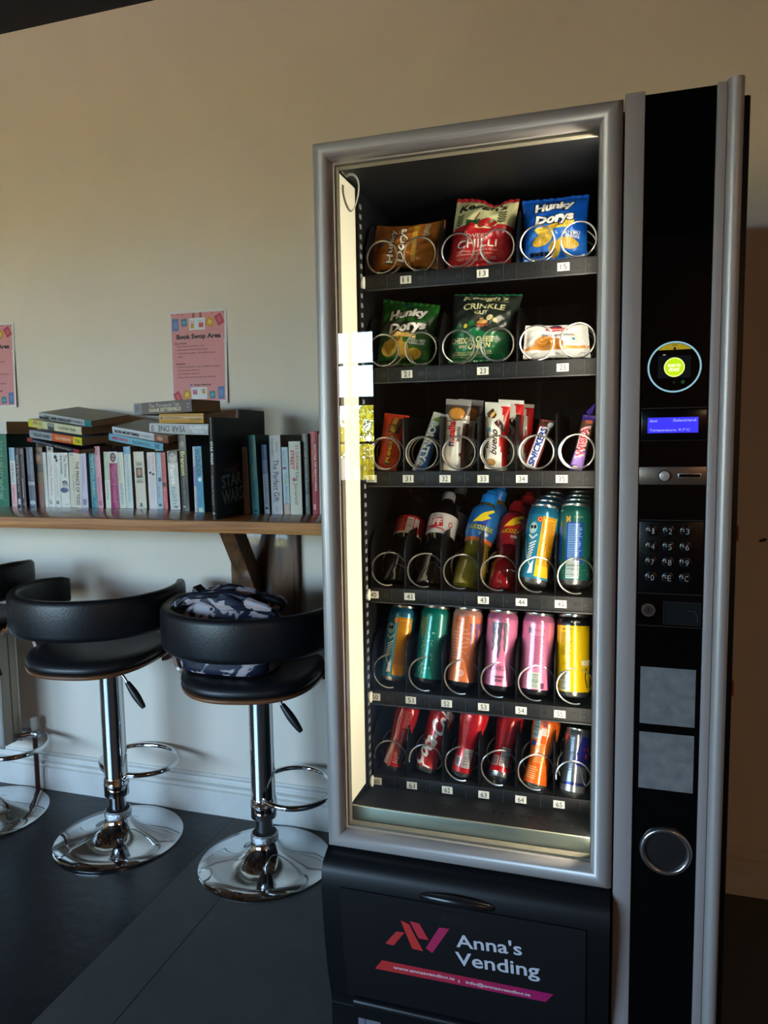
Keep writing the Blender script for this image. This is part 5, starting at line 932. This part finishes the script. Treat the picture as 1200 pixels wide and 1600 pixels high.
p = MB(); p.tube([(rx-.02, 2.04, .225), (rx+.01, 2.05, .225), (rx+.025, 2.062, .225), (vp.x-.005, vp.y-.012, .226)], .009, mat('chrome_dull', (150, 156, 160), .2, metal=.95), 14); p.lathe([(0, -.02), (.012, -.018), (.014, -.005), (.012, .012), (.015, .014), (.015, .022), (.010, .03), (0, .032)], m_wire, 18, Matrix.Translation((vp.x-.002, vp.y-.006, .225)) @ Matrix.Rotation(PI/2, 4, 'Y')); p.lathe([(.0, 0), (.011, .002), (.011, .02), (.013, .022), (.012, .05), (.009, .056), (0, .057)], mat('valve_head', (190, 188, 180), .4), 18, Matrix.Translation((vp.x, vp.y, .228))); p.build('valve', rad, True)
p = MB(); p.tube([(vp.x, vp.y, .23), (vp.x+.001, vp.y, .1), (vp.x, vp.y, 0)], .0085, mat('painted_pipe', (70, 32, 30), .35), 12); p.lathe([(.017, 0), (.016, .004), (.009, .006)], mat('painted_pipe', (70, 32, 30), .35), 16, Matrix.Translation((vp.x, vp.y, 0))); p.build('copper_pipe', rad, True)['label'] = 'dark red painted pipe down to the floor'

# ------------------------------------------------------------------ bar stools
m_chrome = mat('chrome', (206, 208, 210), .06, metal=1, bump=.02, bscale=6); m_chr2 = mat('chrome_knurled', (190, 192, 194), .25, metal=1, bump=.5, bscale=200)
m_leather = mat('black_leather', (20, 21, 24), .42, bump=.08, bscale=180); m_ply = wood_mat('walnut_ply', (84, 52, 34), (140, 92, 56), .35, .4, (3, 3, 30))
def bar_stool(label, x, y, hs, rot, ringrot, lever=True):
    """hs = height of the underside of the seat; backrest on the -y side before turning"""
    t = thing('bar_stool', label, 'bar stool', Matrix.Translation((x, y, 0)), 'black bar stools along the counter')
    b = MB(); b.lathe([(0, 0), (.197, 0), (.2, .002), (.2, .005), (.196, .0085), (.15, .013), (.11, .021), (.08, .032), (.06, .045), (.047, .058), (.041, .07), (.039, .078)], m_chrome, 72); b.build('base', t)
    b = MB(); b.lathe([(.036, .074), (.041, .077), (.042, .085), (.041, .096), (.036, .1)], m_chr2, 40, cap=False); b.build('base_collar', t)
    b = MB(); b.lathe([(.0255, .09), (.0255, .2)], m_chrome, 40, cap=False); b.build('inner_column', t)
    b = MB(); b.lathe([(.034, .147), (.0385, .150), (.0385, .182), (.0400, .184), (.0400, .19), (.0385, .192), (.0385, .206), (.0365, .210), (.0360, .212), (.0360, hs-.03), (.05, hs-.02), (.05, hs-.002)], m_chrome, 40); b.build('outer_column', t)
    # foot ring
    b = MB(); R = Matrix.Rotation(ringrot, 4, 'Z'); pts = []
    for k in range(37):
        a = math.radians(-90-152+k*304/36); pts.append(R @ Vector((.138*math.cos(a+PI), .088+.118*math.sin(a+PI), .215)))
    pts = []
    for k in range(41):
        a = math.radians(-62+k*304/40); pts.append(R @ Vector((.135*math.cos(a), .096+.112*math.sin(a), .226-.0*k)))
    pts = [R @ Vector((.030, .0, .20))]+pts+[R @ Vector((-.030, .0, .20))]
    b.tube(pts, .0085, m_chrome, 12); b.build('foot_ring', t)
    q = Matrix.Rotation(rot, 4, 'Z'); oy = -.055
    # seat: plywood shell and cushion
    def sq(a, r): c, s_ = math.cos(a), math.sin(a); e = 2.35; return r/((abs(c)**e+abs(s_)**e)**(1/e))
    def slab(prof, m, n=64, sy_=1.0):
        vs = []; fs = []
        for r, z in prof:
            for k in range(n): a = 2*PI*k/n; rr = sq(a, r); x_, y_ = rr*math.cos(a), rr*math.sin(a)*sy_; vs.append(q @ Vector((x_, y_+oy, hs+z+.030*(x_/.21)**4*(.6) + .012*max(0, y_/.2)**2)))
        for i in range(len(prof)-1):
            for k in range(n): fs.append([i*n+k, i*n+(k+1) % n, (i+1)*n+(k+1) % n, (i+1)*n+k])
        fs.append([k for k in range(n)][::-1]); fs.append([(len(prof)-1)*n+k for k in range(n)])
        return MB().add(vs, fs, m, True)
    slab([(.03, -.001), (.12, 0), (.198, .003), (.2, .007), (.199, .012), (.19, .0135)], m_ply, sy_=.98).build('seat_shell', t)
    slab([(.188, .0125), (.197, .018), (.2, .026), (.197, .036), (.186, .046), (.165, .052), (.12, .056), (.06, .057), (.01, .057)], m_leather, sy_=.98).build('seat_cushion', t)
    # backrest band, open towards the counter
    n = 46; vs = []; fs = []; sec = 14
    for i in range(n+1):
        a = math.radians(-90-128+256*i/n); e = abs(i/n-.5)*2; rise = .012*e**3
        th = .030-.008*e**2; hh = .058-.014*max(0, e-.8)/.2
        cx, cy = .244*math.cos(a), .234*math.sin(a)+oy+.016
        nx, ny = math.cos(a), math.sin(a)
        if i in (0, n): th *= .5; hh *= .85
        for k in range(sec):
            w_ = 2*PI*k/sec; c_, s_ = math.cos(w_), math.sin(w_); px_ = abs(c_)**.55*(1 if c_ > 0 else -1)*th*.62; pz_ = abs(s_)**.4*(1 if s_ > 0 else -1)*hh
            vs.append(q @ Vector((cx+nx*(px_), cy+ny*(px_), hs+.178+rise+pz_)))
    for i in range(n):
        for k in range(sec): fs.append([i*sec+k, i*sec+(k+1) % sec, (i+1)*sec+(k+1) % sec, (i+1)*sec+k])
    fs.append(list(range(sec))[::-1]); fs.append([n*sec+k for k in range(sec)]); MB().add(vs, fs, m_leather, True).build('backrest', t)
    for sg in (-1, 1):
        b = MB(); path = []
        for k in range(13):
            u = k/12; a = u*PI/2; path.append((.192+.062*math.sin(a), .002+.066*(1-math.cos(a))))
        path.append((.254, .16)); vs = []; fs = []
        for k, (x_, z_) in enumerate(path):
            w_ = .055-.015*k/13
            for dy, dx in ((-w_, 0), (w_, 0), (w_, -.011), (-w_, -.011)): vs.append(q @ Vector((sg*(x_+dx if k > 3 else x_), .0+dy+oy+.075, hs+z_-(0 if (dx == 0) else (-.011 if k <= 6 else 0)))))
        for k in range(len(path)-1):
            for j in range(4): fs.append([k*4+j, k*4+(j+1) % 4, k*4+4+(j+1) % 4, k*4+4+j])
        fs.append([0, 1, 2, 3]); fs.append([len(path)*4-4+j for j in range(4)])
        b.add(vs, fs, m_ply, True); b.build('arm_bracket', t)
    b = MB(); b.tube([(.03, -.03, hs-.02), (.075, -.035, hs-.05), (.095, -.038, hs-.075)], .0045, m_chrome, 10); b.build('lever_rod', t)
    b = MB(); b.tube([Vector((.088, -.037, hs-.066)).lerp(Vector((.150, -.045, hs-.138)), k/10) for k in range(11)], .01, mat('lever_grip', (16, 16, 17), .45), 12, rf=lambda u: .0055+.0065*math.sin(PI*min(1, u*.62+.2))**2 if u < .97 else .006); b.build('lever_grip', t)
    return t
bar_stool('black bar stool in the middle of the row with an empty seat', -1.507, 1.905, .603, math.radians(8), math.radians(-14))
bar_stool('black bar stool with the floral bag on it, beside the vending machine', -.985, 1.905, .582, math.radians(13), math.radians(-58))
bar_stool('black bar stool cut off by the left edge, next to the radiator', -2.05, 1.905, .66, math.radians(-14), math.radians(-30), False)

# ------------------------------------------------------------------ handbag on the right stool
def floral():
    m = bpy.data.materials.new('floral_fabric'); m.use_nodes = True; nt = m.node_tree; b = nt.nodes['Principled BSDF']; N = nt.nodes.new; L = nt.links.new
    t = N('ShaderNodeTexCoord'); n = N('ShaderNodeTexNoise'); n.inputs['Scale'].default_value = 10; n.inputs['Detail'].default_value = 5; n.inputs['Distortion'].default_value = 1.6; L(t.outputs['Object'], n.inputs['Vector'])
    v = N('ShaderNodeTexVoronoi'); v.inputs['Scale'].default_value = 30; L(t.outputs['Object'], v.inputs['Vector'])
    r = N('ShaderNodeValToRGB'); e = r.color_ramp.elements; e[0].position = .49; e[0].color = (.010, .014, .035, 1); e[1].position = .51; e[1].color = (.40, .38, .42, 1)
    k = e.new(.57); k.color = (.50, .36, .34, 1); k = e.new(.60); k.color = (.42, .42, .48, 1); L(n.outputs[0], r.inputs[0])
    r2 = N('ShaderNodeValToRGB'); e = r2.color_ramp.elements; e[0].position = .12; e[0].color = (.01, .014, .04, 1); e[1].position = .2; e[1].color = (1, 1, 1, 1); L(v.outputs['Distance'], r2.inputs[0])
    mx = N('ShaderNodeMix'); mx.data_type = 'RGBA'; mx.blend_type = 'MULTIPLY'; mx.inputs['Factor'].default_value = 1; L(r.outputs[0], mx.inputs['A']); L(r2.outputs[0], mx.inputs['B']); L(mx.outputs['Result'], b.inputs['Base Color']); b.inputs['Roughness'].default_value = .5; return m
m_flo = floral(); m_navy = mat('navy_strap', (20, 26, 44), .5)
hb = thing('handbag', 'navy floral handbag with dark straps on the seat of the right stool', 'bag', (-1.012, 1.79, .632))
vs = []; fs = []; nz, na = 22, 56
for j in range(nz+1):
    v = j/nz; z = .012+.185*v; 
    sxx = (.135+.012*math.sin(PI*v))*(1 if v < .75 else 1-.25*((v-.75)/.25)**2); syy = (.085 if v < .5 else .085-.055*((v-.5)/.5)**1.2)
    if j == 0: sxx *= .96; syy *= .94
    for k in range(na):
        a = 2*PI*k/na; e = 3.2; c_, s_ = math.cos(a), math.sin(a); rr = 1/((abs(c_)**e+abs(s_)**e)**(1/e)); wob = 1+.035*v*math.sin(5*a+9*v)+.02*math.sin(11*a-14*v)*v
        vs.append((rr*c_*sxx*wob, rr*s_*syy*wob, z+.016*v*math.sin(3*a+1)*(v > .6)))
for j in range(nz):
    for k in range(na): fs.append([j*na+k, j*na+(k+1) % na, (j+1)*na+(k+1) % na, (j+1)*na+k])
fs.append(list(range(na))[::-1]); fs.append([nz*na+k for k in range(na)])
MB().add(vs, fs, m_flo, True).build('bag_body', hb)
z = MB()
for q in range(7):
    pts = []; r0 = random.Random(q+3)
    for k in range(15):
        u = k/14; pts.append((-.155+.31*u+r0.uniform(-.004, .004), -.04+.016*q+.012*math.sin(5*u+q), .185+.022*math.sin(PI*u)+.010*math.sin(9*u+q*2)+r0.uniform(-.003, .003)))
    z.tube(pts, .016, m_flo if q % 2 == 0 else m_navy, 8, rf=lambda t, q=q: .006+.014*math.sin(PI*t)**.7)
z.build('gathered_top', hb)
for q, (y0, hz, x0, x1) in enumerate(((-.050, .225, -.135, .09), (.03, .222, -.10, .135))):
    pts = [(x0+(x1-x0)*k/16, y0+.014*math.sin(k*.8), .19+(hz-.19)*math.sin(PI*k/16)**.6) for k in range(17)]
    MB().tube(pts, .008, m_navy, 8, rf=lambda t: .008).build('strap', hb)
z = MB(); z.prism([(-.11, .200), (-.072, .213), (-.03, .210), (.05, .214), (.03, .200), (-.05, .196), (-.10, .238)], -.02, .02, m_navy, 'y'); z.build('flap', hb)
